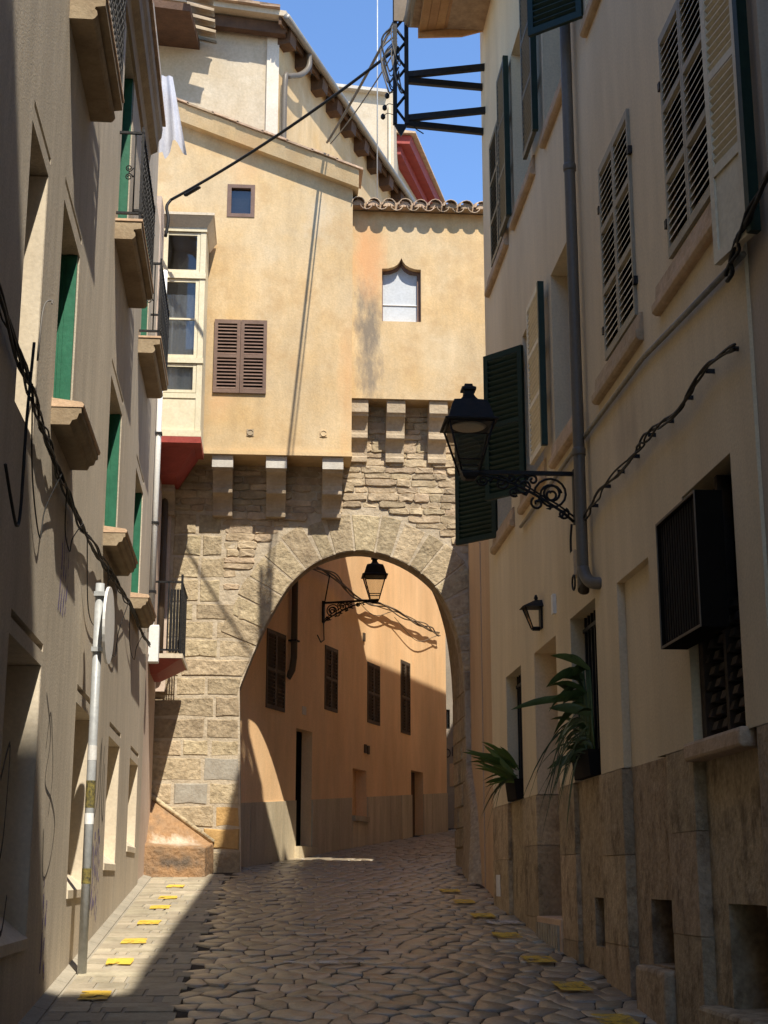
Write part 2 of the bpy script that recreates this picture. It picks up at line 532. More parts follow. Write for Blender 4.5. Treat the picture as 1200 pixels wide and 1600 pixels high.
def pillow(mb, pts, v0, v1, inset, jit=.25):
    """stone: outline pts (u,z), back at v0, front at v1 with a softened rim"""
    n = len(pts)
    cu = sum(p[0] for p in pts) / n; cz = sum(p[1] for p in pts) / n
    def sh(p, d):
        du, dz = cu - p[0], cz - p[1]
        l = math.hypot(du, dz) or 1
        return (p[0] + du / l * d, p[1] + dz / l * d)
    A = [(p[0], v0, p[1]) for p in pts]
    mid = v1 + (v0 - v1) / abs(v0 - v1) * min(.014, abs(v0 - v1) * .3)
    B = [(p[0], mid, p[1]) for p in pts]
    Cc = []
    for p in pts:
        q = sh(p, inset); Cc.append((q[0], v1 + (mid - v1) * rnd(0, jit), q[1]))
    F = []
    for i in range(n):
        j = (i + 1) % n
        F += [(i, j, n + j, n + i), (n + i, n + j, 2 * n + j, 2 * n + i)]
    F.append(tuple(range(2 * n, 3 * n)))
    mb.add(A + B + Cc, F)

GS = 0.08                                              # the lane climbs 8 %
def gz(y): return GS * y

FL = Fr((-1.50 + .0173 * 11.5, 0), (-.0173, .99985), (.99985, .0173))     # left house wall
FRT = Fr((2.40, 0), (0, 1), (-1, 0))                                     # right house wall
OA = Vector((-.45, 21.45, 0)); OD = (.3756, .9268)
FO = Fr((OA.x, OA.y), OD, (.9268, -.3756))                               # orange house wall
def FY(y): return Fr((0, y), (1, 0), (0, -1))                            # walls facing the lane's foot

# ================================================================== GROUND AND STREET
g = MB().quad((-25, -30, gz(-30) - .05), (25, -30, gz(-30) - .05), (25, 50, gz(50) - .05), (-25, 50, gz(50) - .05)).build('ground', 'slab_stone')
tag(g, 'bare earth under the lane and its houses', 'ground', kind='structure')
street = MB()
street.quad((-1.9, -10, gz(-10)), (2.6, -10, gz(-10)), (2.6, 20.6, gz(20.6)), (-1.9, 20.6, gz(20.6)))
street.quad((-1.9, 20.6, gz(20.6)), (9, 20.6, gz(20.6)), (9, 40, gz(40)), (-1.9, 40, gz(40)))
street = street.build('street', 'street_joint')
tag(street, 'uphill lane paved with worn dark cobblestones passing under the arch', 'street', kind='structure')

def xleft(y): return -1.50 - .0173 * (y - 11.5)
stones = []
SX, SY = .195, .26
def hv(i, j, k):
    """shared, jittered hexagon corner"""
    random.seed((i * 92821 + j * 68917 + k * 1237) & 0xffffff)
    return rnd(-.055, .055), rnd(-.07, .07)
def corner(cx, cy, k):
    a = math.pi / 6 + k * math.pi / 3
    px = cx + math.cos(a) * SX / math.sqrt(3); py = cy + math.sin(a) * SY * .667
    jx, jy = hv(int(round(px * 40)), int(round(py * 40)), 3)
    return px + jx, py + jy
j = 0
y = 7.0
while y < 34:
    x = -2.0 + (SX / 2 if j % 2 else 0)
    while x < (2.5 if y < 20.4 else 6.5):
        lo = -.60 if y < 19.6 else -.5
        if y > 21: lo = OA.x + (y - 21.45) * .405 - .1
        hi = 2.42 if y < 16.5 else (2.5 + (y - 16.5) * .06 if y < 22 else 2.9 + (y - 22) * .41)
        if lo + .05 < x < hi: stones.append((x, y))
        x += SX
    y += SY; j += 1
def stone_geo(mb, x, y):
    pts = [corner(x, y, k) for k in range(6)]
    random.seed(int(x * 1000) * 7919 + int(y * 1000))
    cx = sum(p[0] for p in pts) / 6; cy = sum(p[1] for p in pts) / 6
    lift = rnd(-.006, .006); tx = rnd(-.04, .04); ty = rnd(-.04, .04)
    def ring(s, h):
        out = []
        for k, p in enumerate(pts):
            q = pts[(k + 1) % 6]
            for t in (0, .5):
                px = p[0] + (q[0] - p[0]) * t; py = p[1] + (q[1] - p[1]) * t
                f = s * (.955 if t == 0 else 1.0)
                px = cx + (px - cx) * f; py = cy + (py - cy) * f
                out.append((px, py, gz(py) + h + lift + (px - cx) * tx + (py - cy) * ty))
        return out
    A = ring(.99, -.02); B = ring(.975, .006); C = ring(.90, .011)
    n = 12
    V = A + B + C + [(cx, cy, gz(cy) + .011 + lift)]
    F = []
    for i in range(n):
        k = (i + 1) % n
        F += [(i, k, n + k, n + i), (n + i, n + k, 2 * n + k, 2 * n + i), (2 * n + i, 2 * n + k, 3 * n)]
    mb.add(V, F, True)
vis = sorted([s for s in stones if s[1] > 8.9], key=lambda s: s[1])
near, rest = vis[:300], vis[300:] + [s for s in stones if s[1] <= 8.9]
for s in near:
    mb = MB(); stone_geo(mb, *s); mb.build('paving_stone', 'street_stone', street)
mb = MB()
for s in rest: stone_geo(mb, *s)
mb.build('far_paving_stones', 'street_stone', street, kind='stuff')

# flat slabs along the foot of the left houses, with yellow squares
random.seed(11)
y = 7.0; nsl = 0
while y < 20.2:
    d = rnd(.16, .30)
    x0 = xleft(y) + .095; xr = -.56
    cuts = [x0] + sorted(rnd(x0 + .12, xr - .12) for _ in range(random.choice((2, 2, 3)))) + [xr + rnd(-.10, .06)]
    for a, b in zip(cuts, cuts[1:]):
        if b - a < .07: continue
        mb = MB(); h = rnd(.008, .016)
        mb.hexa([(a + .008, y + .007, gz(y) - .02), (b - .008, y + .007, gz(y) - .02), (b - .008, y + d - .007, gz(y + d) - .02), (a + .008, y + d - .007, gz(y + d) - .02)],
                [(a + .012, y + .011, gz(y) + h), (b - .012, y + .011, gz(y) + h), (b - .012, y + d - .011, gz(y + d) + h), (a + .012, y + d - .011, gz(y + d) + h)])
        mb.build('footway_slab', 'footway_slab', street)
    y += d
MB().quad((-1.7, 6.5, gz(6.5) + .005), (-.62, 6.5, gz(6.5) + .003), (-.62, 20.3, gz(20.3) + .003), (-1.7, 20.3, gz(20.3) + .005)).build('footway_bed', 'concrete_kerb', street)
mb = MB()
for k in range(26):
    a, b = 6 + k * .54, 6 + (k + 1) * .54 - .01
    mb.hexa([(xleft(a) - .05, a, gz(a) - .03), (xleft(a) + .09, a, gz(a) - .03), (xleft(b) + .09, b, gz(b) - .03), (xleft(b) - .05, b, gz(b) - .03)],
            [(xleft(a) - .05, a, gz(a) + .05), (xleft(a) + .085, a, gz(a) + .014), (xleft(b) + .085, b, gz(b) + .014), (xleft(b) - .05, b, gz(b) + .05)])
mb.build('gutter_fillet', 'concrete_kerb', street)
def mark(x, y, w, d, mat, h=.0215, name='yellow_square'):
    pts = []
    for (a, b) in ((-1, -1), (-.1, -1.05), (1, -1), (1.03, .1), (1, 1), (0, 1.04), (-1, 1), (-1.04, -.1)):
        px, py = x + a * w / 2 + rnd(-.012, .012), y + b * d / 2 + rnd(-.015, .015)
        pts.append((px, py, gz(py) + h))
    MB().quad(*pts).build(name, mat, street)
for yy in (8.9, 10.3, 11.9, 13.15, 14.55, 15.95, 17.0, 18.4):
    mark(-1.15, yy, .20, .34, 'yellow_light_worn')
for yy in (9.2, 10.5, 11.85, 13.4, 15.0, 16.4, 17.7):
    mark(2.08, yy, .22, .38, 'yellow_worn', .032)
mark(-.2, 23.2, .5, .14, 'yellow_worn', .032, 'yellow_line')
mark(.42, 11.75, .60, .10, 'white_worn', .032, 'white_scuff')
mark(2.2, 14.4, .30, .28, 'white_worn', .032, 'white_scuff')

# ================================================================== ARCH HOUSE (closes the lane)
ARCH = [(p.x, p.z) for p in spline([(-.50, 0, 4.17), (-.37, 0, 4.52), (-.20, 0, 4.94), (0, 0, 5.36), (.24, 0, 5.72), (.62, 0, 6.02), (1.12, 0, 6.16), (1.62, 0, 6.08), (2.05, 0, 5.85), (2.36, 0, 5.52), (2.56, 0, 5.04), (2.65, 0, 4.55), (2.68, 0, 4.1)], 5)]
YW = 20.70; YB = 22.15
ah = thing('arch_house', 'ochre house carried over the lane on a wide stone arch with corbels', 'house', (1.1, YW, gz(YW)))
outline = [(-2.4, 1.0), (-.40, 1.0)] + ARCH + [(2.70, 1.0), (3.6, 1.0), (3.6, 8.6), (-2.4, 8.6)]
MB().prism(outline, YW - .008, YW + .38).build('arch_wall', 'mortar', ah)
ARCH2 = [(p[0] - .5 * max(0, min(1, (1.2 - p[0]) / .4)), p[1] + .42 * max(0, min(1, (p[1] - 4.1) / 1.6))) for p in ARCH]
outline2 = [(-2.4, 1.0), (-1.0, 1.0)] + ARCH2 + [(2.72, 1.0), (3.6, 1.0), (3.6, 8.6), (-2.4, 8.6)]
MB().prism(outline2, YW + .38, YB).build('rear_vault', 'ashlar', ah)
# voussoirs
random.seed(5)
arc = [Vector((p[0], 0, p[1])) for p in ARCH]
cum = [0]
for a, b in zip(arc, arc[1:]): cum.append(cum[-1] + (b - a).length)
def at(s):
    s = min(max(s, 0), cum[-1] - 1e-6)
    i = max(k for k in range(len(cum)) if cum[k] <= s)
    i = min(i, len(arc) - 2)
    t = (s - cum[i]) / (cum[i + 1] - cum[i])
    p = arc[i].lerp(arc[i + 1], t)
    d = (arc[min(i + 2, len(arc) - 1)] - arc[max(i - 1, 0)]).normalized()
    return p, Vector((-d.z, 0, d.x))
s0, s1 = .62, cum[-1] - .05
nv = 19
cuts = [s0 + (s1 - s0) * (k + (rnd(-.12, .12) if 0 < k < nv else 0)) / nv for k in range(nv + 1)]
EXT = []
for k in range(nv):
    a, b = cuts[k] + .013, cuts[k + 1] - .013
    th = .56 + rnd(-.03, .03)
    mb = MB()
    pa, na = at(a); pb, nb = at(b); pm, nm = at((a + b) / 2)
    pts = [(pa.x, pa.z), (pm.x, pm.z), (pb.x, pb.z)]
    qa, qb = pa + na * th, pb + nb * th
    qm = (qa + qb) / 2 + nm * .01
    pts += [(qb.x, qb.z), (qm.x, qm.z), (qa.x, qa.z)]
    mb.fr = FY(0)
    mb2 = MB(Fr((0, 0), (1, 0), (0, 1)))
    pillow(mb2, pts, YW + .25, YW - .015 - rnd(0, .008), .012)
    mb2.build('voussoir', 'ashlar', ah)
def outside_arch(x, z, extra):
    """distance test against the arch's outer ring"""
    best = 9
    for k in range(0, len(arc), 1):
        best = min(best, math.hypot(x - arc[k].x, z - arc[k].z))
    inside = (-.45 < x < 2.68) and z < 6.16 and any(False for _ in ())
    # inside the opening?
    xs = [p for p in ARCH]
    xl = min((p for p in xs if p[0] < 1.12), key=lambda p: abs(p[1] - z))[0] if z < 6.16 else 1.12
    xr = max((p for p in xs if p[0] > 1.12), key=lambda p: -abs(p[1] - z))[0] if z < 6.16 else 1.12
    if z < 6.16 and xl < x < xr: return False
    return best > extra
def xjamb(z):
    if z < 4.17: return -.40 - .10 * (z - 1.0) / 3.17
    return min((p for p in ARCH if p[0] < 1.12), key=lambda p: abs(p[1] - z))[0]
# squared blocks of the left pier, bonded course by course
def block(x0, x1, z0, z1, mat='ashlar', xr0=None, xr1=None, proud=None):
    gpp = .016
    pr = rnd(.013, .024) if proud is None else proud
    a0, a1 = x0 + gpp, x0 + gpp
    b0, b1 = (x1 if xr0 is None else xr0) - gpp, (x1 if xr1 is None else xr1) - gpp
    j = lambda: rnd(-.010, .010)
    m0, m1 = (a0 + b0) / 2, (a1 + b1) / 2
    pts = [(a0 + j(), z0 + gpp + j()), (m0, z0 + gpp + j()), (b0 + j(), z0 + gpp + j()), (b1 + j(), z1 - gpp + j()), (m1, z1 - gpp + j()), (a1 + j(), z1 - gpp + j())]
    mb = MB()
    pillow(mb, pts, YW + .2, YW - pr, .02, .3)
    mb.build('ashlar_block', mat, ah)
z = 1.62; row = 0
courses = [.33, .30, .30, .32, .34, .24, .30, .30, .27, .26, .27, .26, .26, .26, .27, .27]
while z < 5.35 and row < len(courses):
    h = courses[row]
    xl = -1.76 + max(0, z - 2.6) * .045
    r0, r1 = xjamb(z), xjamb(z + h)
    zc = z
    if z > 4.5:                                        # long flat blocks reaching the arch ring
        r0 -= .0; r1 -= .0
    n = 3 if row % 2 else 2
    if z > 3.7: n = 2 if row % 2 else 3
    W = min(r0, r1) - xl
    fr = sorted(rnd(.25, .75) for _ in range(n - 1)) if n == 2 else [rnd(.25, .38), rnd(.6, .72)]
    xs = [xl] + [xl + W * f for f in fr]
    for k in range(n):
        last = k == n - 1
        mat = 'ashlar'
        if row in (1, 2) and last: mat = 'ashlar_golden'
        elif row in (3, 4) and k == 1: mat = 'ashlar_grey'
        if last: block(xs[k], None, z, z + h, mat, r0, r1)
        else: block(xs[k], xs[k + 1], z, z + h, mat)
    z += h; row += 1
ztop = z
# quoins above
for (za, zb) in ((ztop, 5.72), (5.72, 6.04), (6.04, 6.36), (6.36, 6.68)):
    mid = -1.12 + rnd(-.04, .04)
    block(-1.50, mid, za, zb); block(mid, -.76 + rnd(-.05, .03), za, zb)
# rubble
zz = ztop; nst = 0
while zz < 8.3:
    h = rnd(.07, .125)
    x = -1.56 if zz > 6.68 else -.74
    x += rnd(-.06, .02)
    while x < 3.0:
        w = rnd(.16, .46)
        if x + w > 3.05: w = 3.05 - x
        ok = all(outside_arch(x + w * f, zz + h * g, .565) for f in (.15, .5, .85) for g in (.2, .8))
        if ok and w > .08 and not (x > .9 and zz > 8.25):
            mb = MB()
            j = lambda s=.011: rnd(-s, s)
            gp = .003
            pts = [(x + gp + j(), zz + h * .16 + j()), (x + w * .12 + j(), zz + gp + j()), (x + w * .55, zz + gp + j()), (x + w * .88 + j(), zz + gp + j()),
                   (x + w - gp + j(), zz + h * .2 + j()), (x + w - gp + j(), zz + h * .84 + j()), (x + w * .88 + j(), zz + h - gp + j()), (x + w * .14 + j(), zz + h - gp + j()), (x + gp + j(), zz + h * .85 + j())]
            pillow(mb, pts, YW + .15, YW - rnd(.016, .05), min(.015, h * .16), .9)
            mb.build('rubble_stone', 'rubble', ah); nst += 1
        x += w
    zz += h

# jettied room over the lane, left: facade with two windows
def poly_wall_left():
    mb = MB(FY(20.1))
    u0, u1, zb = -2.3, 1.02, 7.43
    holes = [(-.955, -.215, 8.31, 9.40, .10), (-.835, -.43, 11.03, 11.55, .09)]
    zt = 11.6
    grid_wall(mb, u0, u1, zb, zt, holes)
    mb.quad((u0, 0, zt), (u1, 0, zt), (u1, 0, 11.62), (u0, 0, 12.98))
    mb.quad((u1, 0, zb), (u1, -.72, zb), (u1, -.72, 11.62), (u1, 0, 11.62))      # right return
    mb.quad((u0, 0, zb), (u1, 0, zb), (u1, -.72, zb), (u0, -.72, zb))            # underside
    mb.build('left_facade', 'plaster_yellow', ah)
    b = MB(FY(20.1)); b.box(u0 - .3, u1 - .02, -.12, -2.1, 7.5, 11.5); b.build('left_room', 'plaster_yellow', ah)
poly_wall_left()
MB(FY(20.1)).box(-2.3, 1.03, -.6, .018, 7.395, 7.455).build('left_drip_edge', 'plaster_yellow', ah)
# sloped coping with thin tiles
cb = MB(FY(20.1))
cb.hexa([(-2.2, .14, 12.72), (1.10, .14, 11.50), (1.10, -.9, 11.50), (-2.2, -.9, 12.72)], [(-2.2, .20, 12.98), (1.10, .20, 11.76), (1.10, -.9, 11.76), (-2.2, -.9, 12.98)])
cb.build('coping', 'plaster_yellow', ah)
for k in range(9):
    a, b = -2.2 + k * .37, -2.2 + (k + 1) * .37 + .03
    za = lambda u: 12.985 - (u + 2.2) * 1.22 / 3.3 + .012 * (k % 2)
    t = MB(FY(20.1))
    t.hexa([(a, .235, za(a)), (b, .235, za(b)), (b, -.4, za(b)), (a, -.4, za(a))], [(a, .235, za(a) + .03), (b, .235, za(b) + .03), (b, -.4, za(b) + .03), (a, -.4, za(a) + .03)])
    t.build('coping_tile', 'roof_tile', ah)
# lean-to roof behind the coping
MB().hexa([(-2.2, 20.3, 12.9), (1.1, 20.3, 11.65), (1.1, 21.6, 11.75), (-2.2, 21.6, 13.0)], [(-2.2, 20.3, 12.96), (1.1, 20.3, 11.71), (1.1, 21.6, 11.8), (-2.2, 21.6, 13.1)]).build('lean_to_roof', 'roof_tile', ah)
# small window
w = MB(FY(20.1))
w.box(-.835, -.775, -.07, .012, 11.03, 11.55); w.box(-.49, -.43, -.07, .012, 11.03, 11.55)
w.box(-.775, -.49, -.07, .012, 11.03, 11.085); w.box(-.775, -.49, -.07, .012, 11.495, 11.55)
wn = w.build('small_window', 'brown_paint', ah)
MB(FY(20.1)).quad((-.775, -.045, 11.085), (-.49, -.045, 11.085), (-.49, -.045, 11.495), (-.775, -.045, 11.495)).build('pane', 'glass', wn)
MB(FY(20.1)).box(-.835, -.43, -.088, -.075, 11.03, 11.55).build('reflection_sheet', 'cable_grey', wn)  # flat grey sheet stands in for the pale reflection on the pane
# brown louvred shutters
MB(FY(20.1)).box(-.955, -.215, -.098, -.09, 8.31, 9.40).build('window_back', 'dark_interior', ah)
shutter(ah, (-.965, 20.085, 8.30), 0, .375, 1.11, 'brown_paint', nsec=2, slat_pitch=.05)
shutter(ah, (-.585, 20.085, 8.30), 0, .375, 1.11, 'brown_paint', nsec=2, slat_pitch=.05)
for (x, zc) in ((-.42, 7.72), (.62, 7.73)):
    v = MB(FY(20.1))
    v.box(x - .05, x + .05, 0, .012, zc - .05, zc + .05)
    r = []
    v.tube([(x + .042 * math.cos(a * .5236), .016, zc + .042 * math.sin(a * .5236)) for a in range(13)], .006, 5)
    v.build('wall_vent', 'plaster_yellow' if x > 0 else 'corbel_stone', ah)

# jettied room, right: facade with the ogee window
f2 = FY(20.30)
mb = MB(f2)
zb, zt, u0, u1 = 8.34, 11.285, 1.02, 3.6
X0, X1, Z0, Z1 = 1.47, 2.05, 9.54, 10.34
grid_wall(mb, u0, u1, zb, Z1, [(X0, X1, Z0, 20, .16)])
og = [(X0, Z1 + .03), (X0 + .09, Z1 + .035), (X0 + .17, Z1 + .06), (X0 + .23, Z1 + .10), (X0 + .265, Z1 + .15), (X0 + .29, Z1 + .21),
      (X0 + .315, Z1 + .15), (X0 + .35, Z1 + .10), (X0 + .41, Z1 + .06), (X0 + .49, Z1 + .035), (X1, Z1 + .03)]
mb.add([(p[0], 0, p[1]) for p in [(u0, Z1), (X0, Z1)] + og + [(X1, Z1), (u1, Z1), (u1, zt), (u0, zt)]], [tuple(range(len(og) + 6))])
for a, b in zip([(X0, Z1)] + og, og + [(X1, Z1)]):
    mb.quad((a[0], 0, a[1]), (b[0], 0, b[1]), (b[0], -.16, b[1]), (a[0], -.16, a[1]))
mb.quad((u0, 0, zb), (u1, 0, zb), (u1, -.42, zb), (u0, -.42, zb))
mb.build('right_facade', 'plaster_yellow', ah)
MB(f2).box(u0 - .05, u1, -.2, -1.85, 8.4, 11.2).build('right_room', 'plaster_yellow', ah)
ow = MB(f2)
ow.box(X0, X0 + .02, -.155, -.10, Z0, Z1); ow.box(X1 - .05, X1, -.155, -.10, Z0, Z1)
ow.prism([(X0, Z1)] + og + [(X1, Z1), (X1 - .05, Z1 - .01), (X1 - .16, Z1 + .0), (X1 - .24, Z1 + .05), (X0 + .29, Z1 + .12), (X0 + .24, Z1 + .05), (X0 + .12, Z1), (X0 + .02, Z1 - .01)], -.155, -.105)
ow = ow.build('ogee_window', 'brown_paint', ah)
MB(f2).quad((X0, -.14, Z0), (X1, -.14, Z0), (X1, -.14, Z1 + .14), (X0, -.14, Z1 + .14)).build('white_blind', 'blind_white', ow)
MB(f2).box(X0 + .02, X1 - .05, -.138, -.125, Z0 + .30, Z0 + .312).build('glazing_bar', 'white_plastic', ow)
MB(f2).box(X0 - .1, X1 + .1, -.19, -.17, Z0 - .1, Z1 + .3).build('window_back', 'dark_interior', ow)

# corbels carrying the jetties
def corbel(xc, w, ytop, ztop, h, depth, cap):
    prof = [(0, ztop), (depth, ztop), (depth, ztop - h * .22), (depth * .93, ztop - h * .25)]
    for k in range(7):
        a = k / 6 * math.pi / 2
        prof.append((depth * (.90 - .32 * math.sin(a)), ztop - h * (.28 + .25 * (1 - math.cos(a)))))
    prof += [(depth * .60, ztop - h * .56), (depth * .60, ztop - h * .62)]
    for k in range(7):
        a = k / 6 * math.pi / 2
        prof.append((depth * (.55 - .30 * math.sin(a)), ztop - h * (.64 + .26 * (1 - math.cos(a)))))
    prof += [(depth * .27, ztop - h * .92), (depth * .25, ztop - h), (0, ztop - h)]
    mb = MB(FY(YW + .02))
    mb.prism(prof, xc - w / 2, xc + w / 2, 'u')
    c = mb.build('corbel', 'corbel_stone', ah, bevel=.006)
    if cap:
        MB(FY(YW + .02)).box(xc - w / 2 - .008, xc + w / 2 + .008, depth - .10, depth + .008, ztop - h * .225, ztop - .003).build('whitewashed_face', 'whitewash', c)
for xc in (-1.62, -.80, -.04, .76):
    corbel(xc, .28, 20.0, 7.392, .78, .58, xc > -1)
for xc in (1.14, 1.68, 2.30, 2.9):
    corbel(xc, .27, 20.3, 8.335, .86, .38, False)
# canal-tile eave over the right room
def canal(mb, xc, y0, y1, z0, z1, r, up, n=7, th=.014):
    P = []; F = []
    for (yy, zz_, rr) in ((y0, z0, r), (y1, z1, r * .82)):
        for q in (rr, rr - th):
            for k in range(n):
                a = math.pi * k / (n - 1)
                P.append((xc + q * math.cos(a), yy, zz_ + (1 if up else -1) * q * math.sin(a)))
    for k in range(n - 1):
        F += [(k, k + 1, 2 * n + k + 1, 2 * n + k), (n + k, n + k + 1, 3 * n + k + 1, 3 * n + k), (k, k + 1, n + k + 1, n + k), (2 * n + k, 2 * n + k + 1, 3 * n + k + 1, 3 * n + k)]
    mb.add(P, F, True)
for k in range(9):
    xc = 1.10 + k * .232 + rnd(-.01, .01)
    mb = MB(); canal(mb, xc, 20.08 + rnd(-.02, .02), 20.62, 11.31, 11.55, .105, True); mb.build('roof_tile', 'roof_tile', ah)
    mb = MB(); canal(mb, xc + .116, 20.12 + rnd(-.02, .02), 20.66, 11.325, 11.55, .10, False); mb.build('roof_tile', 'roof_tile', ah)
for k in range(9):
    xc = 1.10 + k * .232
    MB().prism([(xc + .09 * math.cos(a * .5236), 11.30 + .085 * math.sin(a * .5236)) for a in range(7)], 20.13, 20.3).build('tile_plug', 'roof_tile', ah)
mb = MB()
mb.hexa([(1.0, 20.34, 11.20), (3.6, 20.34, 11.20), (3.6, 22.2, 11.8), (1.0, 22.2, 11.8)], [(1.0, 20.34, 11.46), (3.6, 20.34, 11.46), (3.6, 22.2, 12.08), (1.0, 22.2, 12.08)])
mb.build('right_roof', 'roof_tile', ah)

# weathered buttress at the pier's foot
bt = MB()
bt.add([(-1.95, 19.82, 1.3), (-.86, 19.82, 1.3), (-.78, YW - .03, 1.3), (-1.95, YW - .03, 1.3),
        (-1.95, 19.84, 2.02), (-.88, 19.84, 1.97), (-.80, YW - .03, 2.04), (-1.95, YW - .03, 2.86)],
       [(0, 1, 5, 4), (1, 2, 6, 5), (4, 5, 6, 7), (2, 3, 7, 6), (0, 3, 7, 4), (0, 1, 2, 3)])
bo = bt.build('buttress', 'buttress', ah, bevel=.02)
MB().tube([(-1.93, YW - .06, 2.86), (-.80, YW - .06, 2.06)], .035, 6).build('buttress_ridge', 'ashlar', bo)
# dressed stones of the right jamb, facing across the passage
random.seed(44)
z = 1.7
while z < 4.6:
    h = rnd(.26, .36); ys = [YW + .02, YW + rnd(.42, .62), YW + rnd(.85, 1.05), YB - .02]
    for a, b in zip(ys, ys[1:]):
        xj = 2.70 - .02 * (z - 1) / 3
        j = rnd(.004, .02)
        MB().hexa([(xj - j, a + .012, z + .012), (xj + .2, a + .012, z + .012), (xj + .2, b - .012, z + .012), (xj - j, b - .012, z + .012)],
                  [(xj - j, a + .012, z + h - .012), (xj + .2, a + .012, z + h - .012), (xj + .2, b - .012, z + h - .012), (xj - j, b - .012, z + h - .012)]).build('jamb_block', 'ashlar', ah, bevel=.008)
    z += h
# right jamb guard stone
gs = MB()
gs.hexa([(2.44, 18.9, 1.3), (2.75, 18.6, 1.3), (3.1, YW - .02, 1.3), (2.58, YW - .05, 1.3)], [(2.60, 19.6, 2.45), (2.72, 19.5, 2.55), (2.95, YW - .02, 3.2), (2.66, YW - .05, 3.1)])
gs.build('guard_stone', 'ashlar', ah, bevel=.05)

# ================================================================== ORANGE HOUSE (beyond the arch, rising behind it)
oh = thing('orange_house', 'orange plastered house with brown louvred shutters seen through the arch', 'house', (FO(5, 0, 0).x, FO(5, 0, 0).y, gz(26)))
mb = MB(FO)
wins = [(.82, 1.58, 4.08, 5.26), (3.38, 4.01, 4.32, 5.38), (5.63, 6.35, 4.32, 5.40), (7.68, 8.30, 4.32, 5.72)]
ptop = lambda u: 2.62 + .0645 * u
holes = [(a, b, c, d, .10) for a, b, c, d in wins] + [(2.11, 2.82, 1.0, 3.88, .2), (4.85, 5.60, 2.62, 3.44, .22), (8.36, 9.2, 1.0, 3.64, .2)]
grid_wall(mb, -.3, 11.0, 1.0, 9.6, holes)
mb.quad((11.0, 0, 1), (11.0, -5, 1), (11.0, -5, 9.6), (11.0, 0, 9.6))
wall_o = mb.build('wall', 'plaster_orange', oh)
mb = MB(FO); mb.box(.6, 10.9, -.5, -6, 1.0, 9.55); mb.build('house_body', 'plaster_orange', oh)
for (a, b, c, d) in wins:
    MB(FO).box(a, b, -.098, -.09, c, d).build('window_back', 'dark_interior', oh)
    w = (b - a) / 2 + .004
    for k in range(2):
        h = FO(a - .004 + k * w, -.005, c - .01)
        shutter(oh, h, math.atan2(OD[1], OD[0]), w - .004, d - c + .02, 'grey_brown_paint', nsec=2, slat_pitch=.055, single=False, flip=-1, stile=.035)
MB(FO).box(2.11, 2.82, -.20, -.18, 1.7, 3.88).build('door', 'dark_interior', oh, label='dark doorway with a stone step')
MB(FO).box(2.05, 2.85, -.17, .10, 1.7, 2.06).build('door_step', 'plinth_pale', oh)
MB(FO).box(4.85, 5.60, -.22, -.20, 2.55, 3.44).build('niche_back', 'plaster_orange', oh)
MB(FO).box(4.80, 5.62, -.19, .06, 2.54, 2.63).build('niche_sill', 'plinth_pale', oh)
MB(FO).box(8.36, 9.2, -.20, -.18, 2.0, 3.64).build('door', 'dark_wood', oh)
random.seed(3)
def slabs(u0, u1, n):
    for k in range(n):
        a = u0 + (u1 - u0) * k / n; b = u0 + (u1 - u0) * (k + 1) / n
        j = rnd(-.008, .008)
        mb = MB(FO)
        mb.hexa([(a + .006, -.02, 1.2), (b - .006, -.02, 1.2), (b - .006, .022 + j, 1.2), (a + .006, .022 + j, 1.2)],
                [(a + .006, -.02, ptop(a)), (b - .006, -.02, ptop(b)), (b - .006, .018 + j, ptop(b)), (a + .006, .018 + j, ptop(a))])
        mb.build('plinth_slab', 'plinth_pale', oh)
slabs(-.3, 2.11, 4); slabs(2.82, 4.80, 3); slabs(5.62, 8.36, 4); slabs(9.2, 11.0, 3)
MB(FO).hexa([(4.80, -.02, 1.2), (5.62, -.02, 1.2), (5.62, .02, 1.2), (4.80, .02, 1.2)], [(4.80, -.02, 2.54), (5.62, -.02, 2.54), (5.62, .02, 2.54), (4.80, .02, 2.54)]).build('plinth_slab', 'plinth_pale', oh)
for (u, z) in ((5.45, 3.75), (5.62, 3.74), (5.35, 5.75)):
    MB(FO).box(u, u + .09, 0, .03, z, z + .15).build('meter_cover', 'grey_brown_paint', oh)
MB(FO).box(2.35, 2.50, 0, .015, 4.12, 4.25).build('number_plate', 'plaster_cream_light', oh)
MB(FO).tube([(1.78, .07, 9.0), (1.78, .07, 4.95), (1.74, .06, 4.75), (1.70, .0, 4.62)], .055, 8).build('downpipe', 'grey_brown_paint', oh)
for z in (5.2, 6.6): MB(FO).box(1.70, 1.86, 0, .135, z, z + .025).build('pipe_clip', 'black_iron', oh)
# upper storey showing over the arch house
UD = Vector((OD[0], OD[1], 0)); UN = Vector((OD[1], -OD[0], 0))
FU = Fr((-.12, 20.42), OD, (OD[1], -OD[0]))
mb = MB(FU)
mb.quad((0, 0, 9.6), (7.2, 0, 9.6), (7.2, 0, 14.35), (0, 0, 14.35))
mb.build('upper_side_wall', 'plaster_yellow', oh)
mb = MB(FY(20.42))
mb.quad((-2.9, 0, 11.5), (-.12, 0, 11.5), (-.12, 0, 14.45), (-2.9, 0, 14.75))
mb.build('upper_front_wall', 'plaster_cream', oh)
mb = MB(); mb.prism([(-2.9, 20.47), (-.14, 20.47), (2.4, 26.8), (-2.9, 26.8)], 9.6, 14.3, 'z'); mb.build('upper_body', 'plaster_cream', oh)
MB(FY(20.42)).box(-.30, -.115, 0, .045, 11.5, 14.28).build('corner_pilaster', 'plaster_cream_light', oh)
mb = MB()
A, B, C, D = (-.02, 20.02, 14.34), (2.64, 26.6, 14.34), (-2.9, 26.6, 15.5), (-2.4, 20.02, 14.60)
t = .09
mb.hexa([A, B, C, D], [(p[0], p[1], p[2] + t) for p in (A, B, C, D)])
roof = mb.build('upper_roof', 'plaster_cream', oh)
